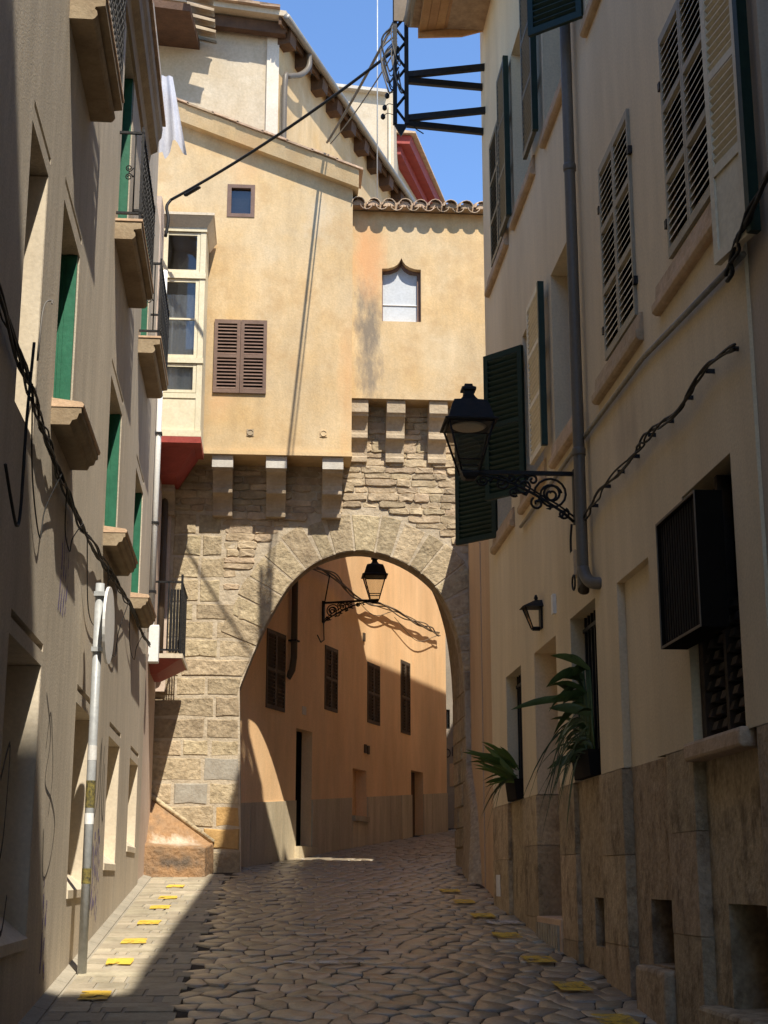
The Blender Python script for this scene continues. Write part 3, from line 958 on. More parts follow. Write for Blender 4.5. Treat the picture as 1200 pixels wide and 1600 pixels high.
for k in range(7):
    x0 = -2.3 + k * .31
    z0 = 14.60 - (x0 + 2.4) * .1135 + t
    mb = MB(); mb.hexa([(x0, 19.94 + rnd(-.02, .02), z0 + .004), (x0 + .33, 19.94, z0 - .03), (x0 + .33, 20.5, z0 - .03), (x0, 20.5, z0 + .004)],
                       [(x0, 19.94 + rnd(-.02, .02), z0 + .05), (x0 + .33, 19.94, z0 + .015), (x0 + .33, 20.5, z0 + .015), (x0, 20.5, z0 + .05)])
    mb.build('roof_tile', 'roof_tile', roof)
mb = MB(); mb.hexa([(-2.3, 20.20, 14.36), (-.02, 20.20, 14.14), (-.02, 20.34, 14.14), (-2.3, 20.34, 14.36)], [(-2.3, 20.20, 14.56), (-.02, 20.20, 14.32), (-.02, 20.34, 14.32), (-2.3, 20.34, 14.56)])
mb.build('verge_beam', 'dark_wood', oh)
for k in range(10):
    u = -.05 + k * .72
    mb = MB(FU)
    mb.hexa([(u, -.1, 14.06), (u + .24, -.1, 14.06), (u + .24, .20, 14.06), (u, .20, 14.06)], [(u, -.1, 14.335), (u + .24, -.1, 14.335), (u + .24, .22, 14.30), (u, .22, 14.30)])
    mb.build('rafter', 'dark_wood', oh)
gpath = [Vector((-.11, 20.02, 14.34)) + Vector((.10, -.03, -.03)) + UD * s for s in (0, 2, 4, 6, 7.0)]
MB().tube(gpath, .055, 8).build('gutter', 'zinc', oh)
MB().hexa([Vector((-.13, 20.06, 14.22)), Vector((-.09, 20.06, 14.22)), Vector((-.09, 20.06, 14.22)) + UD * 7, Vector((-.13, 20.06, 14.22)) + UD * 7],
          [Vector((-.13, 20.06, 14.36)), Vector((-.09, 20.06, 14.36)), Vector((-.09, 20.06, 14.36)) + UD * 7, Vector((-.13, 20.06, 14.36)) + UD * 7]).build('eave_board', 'dark_wood', oh)
MB().tube(spline([(.36, 20.95, 14.28), (.35, 20.92, 14.02), (.22, 20.75, 13.78), (.04, 20.50, 13.60), (-.02, 20.42, 13.42), (-.02, 20.42, 11.9)], 4), .045, 8).build('downpipe', 'pipe_grey', oh)
# dark timber eave with tile ends over the roof's left corner
mb = MB()
mb.hexa([(-2.9, 19.2, 13.98), (-1.42, 19.25, 13.86), (-1.30, 20.9, 13.98), (-2.9, 20.9, 14.1)], [(-2.9, 19.2, 14.10), (-1.42, 19.25, 13.98), (-1.30, 20.9, 14.1), (-2.9, 20.9, 14.2)])
ev = mb.build('dark_eave', 'dark_wood', oh)
for k in range(5):
    y = 19.2 + k * .32
    mb = MB(); canal(mb, 0, 0, .40, 0, .0, .10, True)
    mb.v = [Vector((-1.28 + p.y * 1.0 - .2, y + p.x, 14.06 + p.z + k * .02 - p.y * .2)) for p in mb.v]
    mb.build('roof_tile', 'slab_stone', ev)
# stair head and red-painted eave behind
mb = MB(); mb.prism([(1.02, 27.7), (2.25, 27.7), (2.5, 29.5), (1.02, 29.5)], 9.6, 17.55, 'z'); mb.build('roof_tower', 'plaster_cream', oh)
MB().hexa([(.9, 27.55, 17.55), (2.1, 27.55, 17.45), (2.4, 29.5, 17.5), (.9, 29.5, 17.6)], [(.9, 27.55, 17.62), (2.1, 27.55, 17.52), (2.4, 29.5, 17.6), (.9, 29.5, 17.7)]).build('tower_cap', 'whitewash', oh)
mb = MB()
mb.hexa([(2.24, 28.9, 16.75), (2.50, 28.9, 16.75), (3.62, 32.3, 16.75), (2.24, 32.3, 16.75)], [(2.24, 28.9, 16.95), (2.50, 28.9, 16.95), (3.62, 32.3, 16.95), (2.24, 32.3, 16.95)])
mb.hexa([(2.20, 28.8, 16.953), (2.68, 28.8, 16.953), (3.80, 32.3, 16.953), (2.20, 32.3, 16.953)], [(2.20, 28.8, 17.15), (2.72, 28.8, 17.15), (3.84, 32.3, 17.15), (2.20, 32.3, 17.15)])
mb.build('red_eave', 'red_paint', oh)
MB().hexa([(1.9, 28.7, 17.16), (2.80, 28.7, 17.16), (3.95, 32.4, 17.16), (1.9, 32.4, 17.5)], [(1.9, 28.7, 17.3), (2.80, 28.7, 17.2), (3.95, 32.4, 17.2), (1.9, 32.4, 17.7)]).build('red_eave_roof', 'roof_tile', oh)
mb = MB(); mb.prism([(2.2, 29.0), (2.3, 29.0), (3.4, 32.0), (2.2, 32.0)], 9.6, 16.75, 'z'); mb.build('rear_wall', 'plaster_cream', oh)
MB().tube([(2.16, 27.66, 12), (2.16, 27.66, 17.2)], .03, 6).build('tower_pipe', 'plaster_cream', oh)

# ================================================================== HOUSES FURTHER UP THE LANE
fh = thing('far_house', 'grey plastered house where the lane bends beyond the arch', 'house', (5, 33, gz(33)))
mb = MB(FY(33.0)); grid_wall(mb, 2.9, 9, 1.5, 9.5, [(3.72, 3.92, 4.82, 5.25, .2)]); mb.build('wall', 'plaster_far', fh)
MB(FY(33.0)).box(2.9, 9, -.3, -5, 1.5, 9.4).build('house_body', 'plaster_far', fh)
MB(FY(33.0)).box(3.72, 3.92, -.2, -.15, 4.82, 5.25).build('window_back', 'dark_interior', fh)
gr = MB(FY(33.0))
for k in range(3): gr.box(3.72 + .07 * k, 3.735 + .07 * k, -.05, -.03, 4.82, 5.25)
for k in range(5): gr.box(3.70, 3.94, -.055, -.035, 4.85 + .085 * k, 4.865 + .085 * k)
gr.build('window_grille', 'black_iron', fh)
gf = MB(FY(33.0))
gf.tube([(3.86 + .06 * math.cos(a), .012, 4.28 + .09 * math.sin(a)) for a in [k * .5236 for k in range(13)]], .012, 4)
gf.tube([(3.97, .012, 4.42), (3.97, .012, 4.22), (4.10, .012, 4.20)], .012, 4)
gf.build('graffiti', 'black_spray', fh)
MB(FY(33.0)).box(3.9, 4.25, 0, .02, 3.55, 4.05).build('stained_patch', 'plaster_slim', fh)
rh = thing('unseen_shade_house', 'unseen pale house added opposite the orange house to shade it and bounce light', 'house', (4, 24, gz(24)))  # out of view, added to shade the orange wall and bounce light onto it
FB2 = Fr((2.98, 22.25), OD, (-OD[1], OD[0]))
mb = MB(FB2); mb.box(0, 11.5, 0, -5, 1.0, 11.0); mb.build('wall', 'bounce_white', rh)
MB(FB2).box(-.1, 11.6, .25, -5.2, 11.0, 11.25).build('roof', 'roof_tile', rh)

# slim house between the right-hand house and the arch
sh = thing('slim_house', 'narrow ochre house front squeezed between beige house and arch', 'house', (2.6, 18.5, gz(18.5)))
FS = Fr((2.45, 16.25), (.0676, .9977), (-.9977, .0676))
mb = MB(FS); mb.box(.012, 4.4, 0, -4, .8, 6.8); mb.build('wall', 'plaster_slim', sh)
MB(FS).box(.013, 4.42, .03, -4.1, 6.8, 6.95).build('roof_edge', 'roof_tile', sh)
MB(FS).box(2.0, 2.03, 0, .012, .9, 6.79).build('house_joint', 'plaster_beige_dark', sh)

# ================================================================== LEFT HOUSE
lh = thing('left_house', 'grey plastered house with green windows and three narrow iron balconies', 'house', (-1.5, 11, gz(11)))
UE = 18.55
green = [(9.15, 10.1), (12.7, 13.9), (15.8, 16.95)]
doors = [(9.05, 10.0), (12.62, 13.62), (15.65, 16.65)]
nich = [(8.0, 9.3), (11.25, 12.6), (14.0, 15.25), (16.6, 17.85)]
holes = [(a, b, 4.55, 5.98, .26) for a, b in green] + [(a, b, 7.36, 9.45, .26) for a, b in doors]
nh = [(a, b, 1.45 + gz((a + b) / 2) - gz(12), 2.88, .30) for a, b in nich]
holes += nh + [(7.72, 8.42, 4.1, 5.78, .25)]
slits = [(a + .03, b + .03, 2.97, 3.02, .05) for a, b in nich] + [(a, b + .05, 6.10, 6.145, .05) for a, b in green] + [(7.75, 8.47, 5.88, 5.925, .05)]
holes += slits
mb = MB(FL)
grid_wall(mb, -6, UE, -1, 8.2, [h for h in holes if h[2] < 7] + [(a, b, 7.36, 9.45, .26) for a, b in doors])
grid_wall(mb, -6, 17.95, 8.2, 9.85, [(a, b, 7.36, 9.45, .26) for a, b in doors])
grid_wall(mb, 15.5, 17.25, 9.85, 11.6, [])
for (ue, z0, z1) in ((UE, -1, 8.2), (17.95, 8.2, 9.85), (17.25, 9.85, 11.6)): mb.quad((ue, 0, z0), (ue, -.6, z0), (ue, -.6, z1), (ue, 0, z1))
lwall = mb.build('wall', 'plaster_grey', lh)
MB(FL).box(-6, 17.2, -.5, -7, -1, 9.8).build('house_body', 'plaster_grey', lh)
# shallow stepped lintel recess above each opening reads as a slit of shade
for (a, b, c, d, e) in slits:
    MB(FL).box(a, b, -.055, -.05, c, d).build('lintel_groove', 'plaster_grey', lh)
for (a, b, c, d, e) in nh:
    MB(FL).box(a, b, -.30, -.295, c, d).build('niche_back', 'plaster_reveal', lh)
    mb = MB(FL); mb.prism([(-.295, c), (.012, c), (.012, c + .06), (-.295, c + .30)], a + .002, b - .002, 'u'); mb.build('sloped_sill', 'plaster_reveal', lh)
    MB(FL).box(b - .012, b - .002, -.294, -.004, c + .05, d - .003).build('niche_reveal', 'plaster_reveal', lh)
MB(FL).box(7.72, 8.42, -.25, -.24, 4.1, 5.78).build('niche_back', 'plaster_reveal', lh)
MB(FL).box(8.408, 8.418, -.24, -.004, 4.11, 5.77).build('niche_reveal', 'plaster_reveal', lh)
def green_win(a, b, c, d):
    mb = MB(FL)
    mb.box(a, a + .06, -.24, -.19, c, d); mb.box(b - .06, b, -.24, -.19, c, d); mb.box(a + .06, b - .06, -.24, -.19, d - .07, d); mb.box(a + .06, b - .06, -.24, -.19, c, c + .08)
    mb.box((a + b) / 2 - .03, (a + b) / 2 + .03, -.24, -.18, c + .08, d - .07)
    w = mb.build('window', 'green_paint', lh)
    MB(FL).quad((a, -.215, c), (b, -.215, c), (b, -.215, d), (a, -.215, d)).build('pane', 'glass', w)
    MB(FL).box(a, b, -.258, -.25, c, d).build('dark_room', 'dark_interior', w)
    for (p, q) in ((b - .048, b - .008), (a + .008, a + .048)):
        s = MB(FL)
        s.box(p, q, -.185, -.115, c + .005, d - .005)
        s.box(p + .006, q - .006, -.114, -.086, c + .005, d - .005)
        s.box(p, q, -.085, -.012, c + .005, d - .005)
        s.build('folded_shutter', 'green_paint', w)
for (a, b) in green:
    green_win(a, b, 4.55, 5.98)
    mb = MB(FL)
    mb.prism([(-.2, 4.40), (.12, 4.40), (.135, 4.43), (.165, 4.44), (.175, 4.475), (.19, 4.48), (.19, 4.515), (-.2, 4.515)], a - .05, b + .10, 'u')
    sl_ = mb.build('window_sill', 'slab_stone', lh)
    MB(FL).prism([(-.2, 4.517), (.20, 4.517), (.205, 4.535), (.19, 4.552), (.0, 4.575), (-.2, 4.575)], a - .055, b + .105, 'u').build('sill_tile', 'sill_terracotta', sl_)
def balcony(a, b):
    mb = MB(FL)
    prof = [(0, 7.18), (.155, 7.18), (.17, 7.19), (.185, 7.215), (.18, 7.245), (.165, 7.26), (.17, 7.275), (.235, 7.285), (.235, 7.35), (0, 7.35)]
    mb.prism(prof, a, b, 'u')
    s = mb.build('balcony', 'slab_stone', lh)
    MB(FL).box(a - .01, b + .01, .0, .245, 7.353, 7.375).build('slab_edge', 'sill_terracotta', s)
    r = MB(FL)
    v1, z0, z1 = .215, 7.44, 8.24
    for z in (z0, z1):
        r.box(a + .01, b - .01, v1 - .012, v1 + .012, z - .01, z + .012)
        r.box(a + .01, a + .034, 0, v1 - .013, z - .01, z + .012); r.box(b - .034, b - .01, 0, v1 - .013, z - .01, z + .012)
    r.box(a + .01, a + .034, v1 - .012, v1 + .012, 7.376, z1 + .06); r.box(b - .034, b - .01, v1 - .012, v1 + .012, 7.376, z1 + .06)
    rl = r.build('railing', 'black_iron', s)
    n = int((b - a) / .085)
    me = None
    for k in range(1, n):
        u = a + (b - a) * k / n
        q = MB(FL)
        pts = []
        for i in range(17):
            z = z0 + (z1 - z0) * i / 16
            pts.append((u + .012 * math.sin(i * 1.9), v1 + .012 * math.cos(i * 1.9), z))
        q.tube(pts, .012, 4)
        q.build('baluster', 'black_iron', rl)
    q = MB(FL)
    for (cz, sg) in ((7.80, 1), (7.89, -1)):
        q.tube([(a + .022, .10 + .035 * (1 - i / 26) * math.cos(i * .5) , cz + sg * .035 * (1 - i / 26) * math.sin(i * .5)) for i in range(20)], .006, 4)
    q.tube([(a + .022, .15, z0), (a + .022, .15, z1)], .007, 4)
    q.tube([(a + .022, .145, 7.80), (a + .022, .10, 7.845), (a + .022, .145, 7.89)], .006, 4)
    q.build('scroll', 'black_iron', rl)
for (a, b) in ((8.9, 10.3), (12.42, 14.1), (15.4, 17.0)): balcony(a, b)
for (a, b) in doors: green_win(a, b, 7.38, 9.45)
mb = MB(FL)
mb.prism([(0, 9.45), (.03, 9.45), (.05, 9.58), (.12, 9.62), (.13, 9.75), (.16, 9.80), (.17, 9.9), (0, 9.95)], -6, 15.45, 'u'); mb.build('cornice', 'slab_stone', lh)
for k in range(15):
    y = 8 + k * .5
    mb = MB(FL); mb.box(y, y + .49, -.3, .20, 9.96, 10.0); mb.build('eave_slab', 'roof_tile', lh)
MB(FL).box(-6, 17.2, -.4, -7, 9.8, 10.3).build('roof', 'roof_tile', lh)
# downpipe and meter box at the corner
MB(FL).tube([(UE + .03, .04, 9.5), (UE + .03, .04, 4.6)], .04, 8).build('downpipe', 'white_plastic', lh)
for z in (5.1, 6.0, 7.2): MB(FL).box(UE - .02, UE + .08, 0, .09, z, z + .03).build('pipe_clip', 'black_iron', lh)
bx = MB(FL).box(UE - .06, UE + .12, .02, .15, 4.21, 4.68).build('meter_box', 'white_plastic', lh, bevel=.01)
# spray-painted scrawl on the plaster
random.seed(21)
def scrawl(pts, mat, r):
    mb = MB(FL); sp = spline([(p[0], 0, p[1]) for p in pts], 5)
    for a, b in zip(sp, sp[1:]):
        d = Vector((b.x - a.x, 0, b.z - a.z)); l = d.length or 1
        n = Vector((-d.z, 0, d.x)) / l * r
        mb.quad((a.x - n.x, .003, a.z - n.z), (b.x - n.x, .003, b.z - n.z), (b.x + n.x, .003, b.z + n.z), (a.x + n.x, .003, a.z + n.z))
    mb.build('graffiti', mat, lwall)
scrawl([(9.6, 2.75), (9.9, 2.5), (9.75, 2.2), (10.1, 2.1), (10.35, 1.95), (10.2, 1.7), (9.9, 1.6), (9.8, 1.9)], 'black_spray', .008)
scrawl([(9.7, 2.4), (9.85, 2.65), (10.1, 2.3), (10.0, 2.0)], 'black_spray', .007)
scrawl([(12.85, 2.75), (13.0, 2.4), (12.95, 2.1), (13.2, 2.3), (13.3, 2.75)], 'black_spray', .012)
scrawl([(13.35, 2.8), (13.4, 2.2), (13.5, 1.9)], 'black_spray', .012)
scrawl([(13.6, 2.75), (13.55, 2.3), (13.75, 2.1), (13.7, 2.6)], 'black_spray', .012)
for k in range(5):
    u = 13.0 + k * .13
    scrawl([(u, 1.95 + rnd(-.1, .1)), (u + .08, 1.6), (u - .03, 1.3 + rnd(-.15, .1))], 'purple_worn', .03)
for k in range(4):
    u = 9.95 + k * .12
    scrawl([(u, 3.95 + rnd(-.1, .2)), (u + .05, 3.7), (u - .02, 3.35)], 'purple_worn', .022)
scrawl([(9.95, 1.6), (10.02, 1.3), (9.98, 1.0)], 'purple_worn', .03)
scrawl([(10.15, 1.45), (10.12, 1.15), (10.2, .95)], 'purple_worn', .03)
scrawl([(8.0, 2.1), (8.25, 2.3), (8.2, 1.8), (8.0, 1.5), (8.3, 1.3), (8.45, 1.5)], 'black_spray', .018)

# narrow pink house between the left house and the arch: bay window and balcony
ph = thing('pink_house', 'pink plastered strip of house with glazed bay and balcony beside the arch', 'house', (-1.8, 20, gz(20)))
MB(FY(20.62)).box(-2.4, -1.53, -.5, 0, 4.1, 7.39).build('wall', 'plaster_pink', ph)
MB().box(-2.6, -1.66, 18.6, 20.6, 1.2, 10.6).build('house_body', 'plaster_pink', ph)
MB(FY(20.62)).tube([(-1.62, .06, 7.3), (-1.62, .06, 4.3)], .05, 8).build('downpipe', 'grey_brown_paint', ph)
yb = 19.2
fb = FY(yb)
bay = MB(fb)
X0b, X1b = -1.95, -1.075
bay.box(X1b - .075, X1b, -.80, 0, 7.40, 10.42)              # corner post and side
bay.box(-1.66, -1.60, -.05, 0, 7.40, 10.42)
bay.box(X0b, X1b + .012, -.80, .02, 7.37, 7.46)
for z, h in ((8.42, .075), (9.66, .085), (10.36, .06)): bay.box(X0b, X1b + .01, -.06, .018, z, z + h)
bay.box(X0b, X1b - .075, -.05, -.015, 7.46, 7.95)           # panel below
bay.box(X0b, X1b - .06, -.055, -.002, 7.92, 7.99)
bayo = bay.build('bay_window', 'yellow_white_paint', ph)
for (z0, z1) in ((7.99, 8.42), (8.495, 9.66), (9.745, 10.36)):
    s = MB(fb)
    s.box(X1b - .125, X1b - .08, -.045, -.006, z0 + .01, z1 - .01)
    s.box(-1.598, X1b - .125, -.045, -.008, z0 + .01, z0 + .05); s.box(-1.598, X1b - .125, -.045, -.008, z1 - .05, z1 - .01)
    if z1 - z0 > 1: s.box(-1.598, X1b - .125, -.045, -.012, z0 + .56, z0 + .585)
    s.build('sash', 'yellow_white_paint', bayo)
    MB(fb).quad((-1.94, -.03, z0), (X1b - .1, -.03, z0), (X1b - .1, -.03, z1), (-1.94, -.03, z1)).build('pane', 'glass', bayo)
mb = MB(fb)
for k in range(3):
    u = -1.52 + k * .12
    mb.tube([(u, -.12, 7.5), (u, -.12, 8.33)], .008, 5)
mb.tube([(-1.62, -.12, 8.33), (-1.18, -.12, 8.33)], .01, 5)
mb.build('inner_railing', 'cable_grey', bayo)
mb = MB(fb)
n = 14
P = [(-1.62 + .46 * k / n - .05 * (1 - z) * (1 - k / n), -.085 + .012 * math.sin(k * 2.1), 7.6 + 1.85 * z) for z in (0, .5, 1) for k in range(n + 1)]
F = [(r * (n + 1) + k, r * (n + 1) + k + 1, (r + 1) * (n + 1) + k + 1, (r + 1) * (n + 1) + k) for r in range(2) for k in range(n)]
mb.add(P, F, True); mb.build('curtain', 'curtain_white', bayo)
MB(fb).box(X0b, X1b - .08, -.80, -.76, 7.5, 10.4).build('room_back', 'plaster_reveal', bayo)
c = MB(fb)
c.hexa([(X0b, -.85, 10.42), (X1b + .01, -.85, 10.42), (X1b + .01, .02, 10.42), (X0b, .02, 10.42)], [(X0b, -.85, 10.56), (X1b + .10, -.85, 10.56), (X1b + .10, .12, 10.56), (X0b, .12, 10.56)])
c.box(X0b, X1b + .11, -.85, .13, 10.562, 10.60)
c.build('bay_cornice', 'plaster_reveal', bayo)
u = MB(fb)
u.hexa([(-1.95, -1.40, 7.00), (-1.44, -1.40, 7.00), (-1.44, -.75, 7.03), (-1.95, -.75, 7.03)], [(-1.95, -1.40, 7.365), (X1b, -.80, 7.365), (X1b, .01, 7.365), (-1.95, .01, 7.365)])
u.build('bay_underside', 'red_paint', bayo)
MB(fb).box(X0b, X1b + .015, -.79, .024, 7.28, 7.366).build('bay_base_moulding', 'red_paint', bayo)
bl = MB(fb).hexa([(-1.95, -1.2, 4.20), (-1.58, -1.2, 4.20), (-1.58, -.5, 4.22), (-1.95, -.5, 4.22)], [(-1.95, -1.2, 4.36), (-1.23, -1.1, 4.36), (-1.23, 0, 4.36), (-1.95, 0, 4.36)]).build('balcony', 'red_paint', ph)
MB(fb).box(-1.95, -1.21, -1.2, .02, 4.362, 4.42).build('slab_edge', 'plaster_reveal', bl)
r = MB(fb)
for z in (4.47, 5.37):
    r.box(-1.95, -1.235, -.012, .012, z - .012, z + .012); r.box(-1.259, -1.236, -1.15, -.013, z - .012, z + .012)
r.box(-1.262, -1.232, -.015, .015, 4.425, 5.47); r.box(-1.43, -1.41, -.012, .012, 4.47, 5.37)
rl = r.build('railing', 'black_iron', bl)
for k in range(3):
    MB(fb).box(-1.56 - .09 * k, -1.545 - .09 * k, -.008, .008, 4.48, 5.36).build('baluster', 'black_iron', rl)
for k in range(10):
    MB(fb).box(-1.255, -1.24, -.1 - .1 * k, -.085 - .1 * k, 4.48, 5.36).build('baluster', 'black_iron', rl)
for k in range(4):  # black strips just behind the right end of the railing
    MB(fb).box(-1.40 + .04 * k, -1.365 + .04 * k, -.05, -.035, 4.44, 5.28).build('dark_strip', 'black_iron', rl)

# ================================================================== RIGHT HOUSE
rt = thing('right_house', 'beige plastered house with louvred shutters, stone plinth and wooden eaves', 'house', (2.5, 12, gz(12)))
UR0, UR1 = 6.98, 16.25
PZ = 2.33
up = [(14.5, 15.55, 8.36, 9.90), (13.0, 14.0, 8.36, 10.15), (11.1, 12.25, 8.36, 10.15), (9.4, 10.4, 8.36, 10.15), (7.5, 8.5, 8.36, 10.15)]
mid = [(14.6, 15.55, 5.26, 6.80), (12.75, 13.72, 5.26, 6.84), (11.08, 12.18, 5.26, 6.84), (9.18, 10.10, 5.28, 6.82), (7.37, 8.30, 5.30, 6.82)]
bw = [(14.25, 15.2, PZ, 3.62), (10.82, 11.78, PZ, 3.65)]
hl = [(*h, .34) for h in up + mid] + [(*h, .22) for h in bw]
hl += [(12.42, 13.5, 1.0, 3.62, .30), (9.2, 10.1, .4, 3.62, .055), (7.40, 8.36, .4, 3.80, .14)]
mb = MB(FRT)
grid_wall(mb, UR0, UR1, PZ, 12.1, hl)
mb.quad((UR0, 0, -.5), (UR0, -.05, -.5), (UR0, -.05, 12.1), (UR0, 0, 12.1))
mb.quad((UR1, 0, -.5), (UR1, -.6, -.5), (UR1, -.6, 12.1), (UR1, 0, 12.1))
mb.build('wall', 'plaster_beige', rt)
MB(FRT).box(UR0, UR1 - .02, -.55, -7.5, -.5, 11.75).build('house_body', 'plaster_beige', rt)
# plinth blocks round the openings
random.seed(9)
ph_ = [(14.25, 15.2, .4, PZ, .07), (12.42, 13.5, 1.0, PZ, .3), (10.82, 11.78, .4, PZ, .07), (9.2, 10.1, .4, PZ, .13), (7.40, 8.36, .4, PZ, .14)]
solid = [(15.2, UR1), (13.5, 14.25), (11.78, 12.42), (10.1, 10.82), (8.36, 8.95), (UR0, 7.20)]
for (a, b) in solid:
    zc = [-.4, 1.25 + rnd(-.15, .15), 1.8 + rnd(-.1, .1), PZ - .004]
    for z0, z1 in zip(zc, zc[1:]):
        j = rnd(0, .006)
        MB(FRT).box(a + .002, b - .002, -.5, .010 + j, z0, z1 - .004).build('plinth_block', 'plinth_stone', rt)
def low_wall(a, b, dep, hole=None, ztop=PZ):
    mb = MB(FRT)
    grid_wall(mb, a, b, -.4, ztop, [hole] if hole else [], -dep)
    mb.build('apron_panel', 'plinth_stone', rt)
    if hole:
        MB(FRT).box(hole[0], hole[1], -dep - hole[4], -dep - hole[4] + .02, hole[2], hole[3]).build('vent_back', 'dark_interior', rt)
low_wall(14.25, 15.2, .03); low_wall(10.82, 11.78, .025, (10.86, 11.30, 1.10, 1.45, .28))
low_wall(8.95, 10.1, .055, (8.98, 9.72, 1.06, 1.46, .4)); low_wall(7.20, 8.36, .06, (7.25, 8.06, .92, 1.46, .4))
MB(FRT).quad((9.2, -.055, PZ), (10.1, -.055, PZ), (10.1, -.055, 3.62), (9.2, -.055, 3.62)).build('blind_door_panel', 'plaster_beige', rt)
MB(FRT).box(9.0, 9.72, -.05, .07, .5, 1.055).build('kerb_block', 'plinth_stone', rt, bevel=.025)
MB(FRT).box(7.2, 8.2, -.05, .10, .4, .93).build('kerb_block', 'plinth_stone', rt, bevel=.025)
# deep blind doorway with a ribbed step
MB(FRT).box(12.42, 13.5, -.32, -.30, 1.0, 3.62).build('blind_door_panel', 'plaster_pink', rt)
st = MB(FRT).box(12.40, 13.52, -.3, .03, .7, 1.262).build('door_step', 'sill_terracotta', rt, bevel=.01)
for k in range(9):
    u = 12.46 + k * .118
    MB(FRT).box(u, u + .075, .03, .05, .72, 1.21).build('step_rib', 'footway_slab', st)
# barred windows
for (a, b, c, d) in bw:
    MB(FRT).box(a, b, -.22, -.20, c, d).build('window_back', 'dark_interior', rt)
    w = MB(FRT)
    for z in (c + .12, d - .12): w.box(a, b, -.13, -.10, z, z + .03)
    w = w.build('window_grille', 'black_iron', rt)
    for k in range(8):
        u = a + .06 + k * (b - a - .12) / 7
        MB(FRT).box(u - .011, u + .011, -.127, -.105, c, d).build('bar', 'black_iron', w)
for (a, b, c, d) in up + mid:
    mb = MB(FRT)
    mb.box(a, a + .06, -.33, -.29, c, d); mb.box(b - .06, b, -.33, -.29, c, d); mb.box(a + .06, b - .06, -.33, -.29, d - .06, d); mb.box(a + .06, b - .06, -.33, -.29, c, c + .06)
    mb.box((a + b) / 2 - .03, (a + b) / 2 + .03, -.33, -.28, c + .06, d - .06)
    w = mb.build('window', 'dark_green_paint', rt)
    MB(FRT).quad((a, -.31, c), (b, -.31, c), (b, -.31, d), (a, -.31, d)).build('pane', 'glass', w)
    MB(FRT).box(a, b, -.339, -.334, c, d).build('dark_room', 'dark_interior', w)
def sill(a, b, z0, z1, v=.055):
    mb = MB(FRT)
    mb.prism([(-.30, z0 + .05), (0, z0), (v - .02, z0), (v, z0 + .02), (v, z0 + .07), (v - .025, z0 + .085), (.022, z1), (-.30, z1)], a, b, 'u')
    mb.build('window_sill', 'sill_stone', rt, bevel=.006)
for (a, b) in ((14.42, 15.9), (12.78, 14.06), (11.02, 12.28), (9.3, 10.42), (7.4, 8.6)): sill(a, b, 8.14, 8.345)
for (a, b) in ((14.42, 15.8), (12.62, 13.95), (11.0, 12.26), (9.06, 10.46), (7.26, 8.64)): sill(a, b, 5.06, 5.262)
# shutters
PYp, PYm = R(90), R(-90)
def P(y, v, z): return FRT(y, v, z)
for (a, b, c, d) in mid[3:] + up[:1]:  # added black boards that paint the gaps between closed slats dark
    MB(FRT).box(a + .002, b - .002, -.06, -.045, c + .002, d - .002).build('gap_dark_board', 'dark_interior', rt)
for (a, b, c, d) in mid[3:]:
    w = (b - a) / 2
    shutter(rt, P(a, .004, c + .005), PYp, w - .003, d - c, 'shutter_beige', 3, .054, flip=-1, slat_mat='cream_paint', stile=.03, tilt=.54)
    shutter(rt, P(a + w + .003, .004, c + .005), PYp, w - .003, d - c, 'shutter_beige', 3, .054, flip=-1, slat_mat='cream_paint', stile=.03, tilt=.54)
    for z in (c + .22, d - .35):
        for u in (a - .035, b + .0): MB(FRT).box(u, u + .04, -.005, .03, z, z + .055).build('hinge', 'black_iron', rt)
shutter(rt, P(12.33, .075, 5.29), PYp, .62, 1.54, 'cream_paint', 3, .047, flip=1, stile=.04, edge=True, label='pale louvred shutter folded back against the wall')
shutter(rt, (2.385, 13.66, 5.22), math.atan2(.36, -.31), .50, 1.51, 'dark_green_paint', 2, .052, flip=1, stile=.055, label='dark green louvred shutter standing open')
shutter(rt, (2.385, 15.54, 5.20), math.atan2(.43, -.39), .58, 1.53, 'dark_green_paint', 2, .052, flip=1, stile=.055, label='dark green louvred shutter standing open')
shutter(rt, P(6.70, .05, 4.74), R(98), .40, 2.2, 'cream_paint', 3, .05, solid=.42, flip=1, stile=.05, edge=True, label='pale shutter with a solid lower panel')
for k in range(2): shutter(rt, P(14.5 + k * .525, .004, 8.37), PYp, .52, 1.52, 'light_green_paint', 3, .05, single=False, flip=-1, stile=.035, tilt=.66)
shutter(rt, P(14.06, .06, 8.30), PYp, .50, 1.85, 'light_green_paint', 3, .05, single=False, flip=1, stile=.04, edge=True)
shutter(rt, P(12.36, .075, 8.36), PYp, .56, 1.85, 'light_green_paint', 3, .05, single=False, flip=1, stile=.04, edge=True)
shutter(rt, (2.385, 10.46, 8.36), R(140), .5, 1.8, 'dark_green_paint', 3, .05, flip=1, stile=.05)
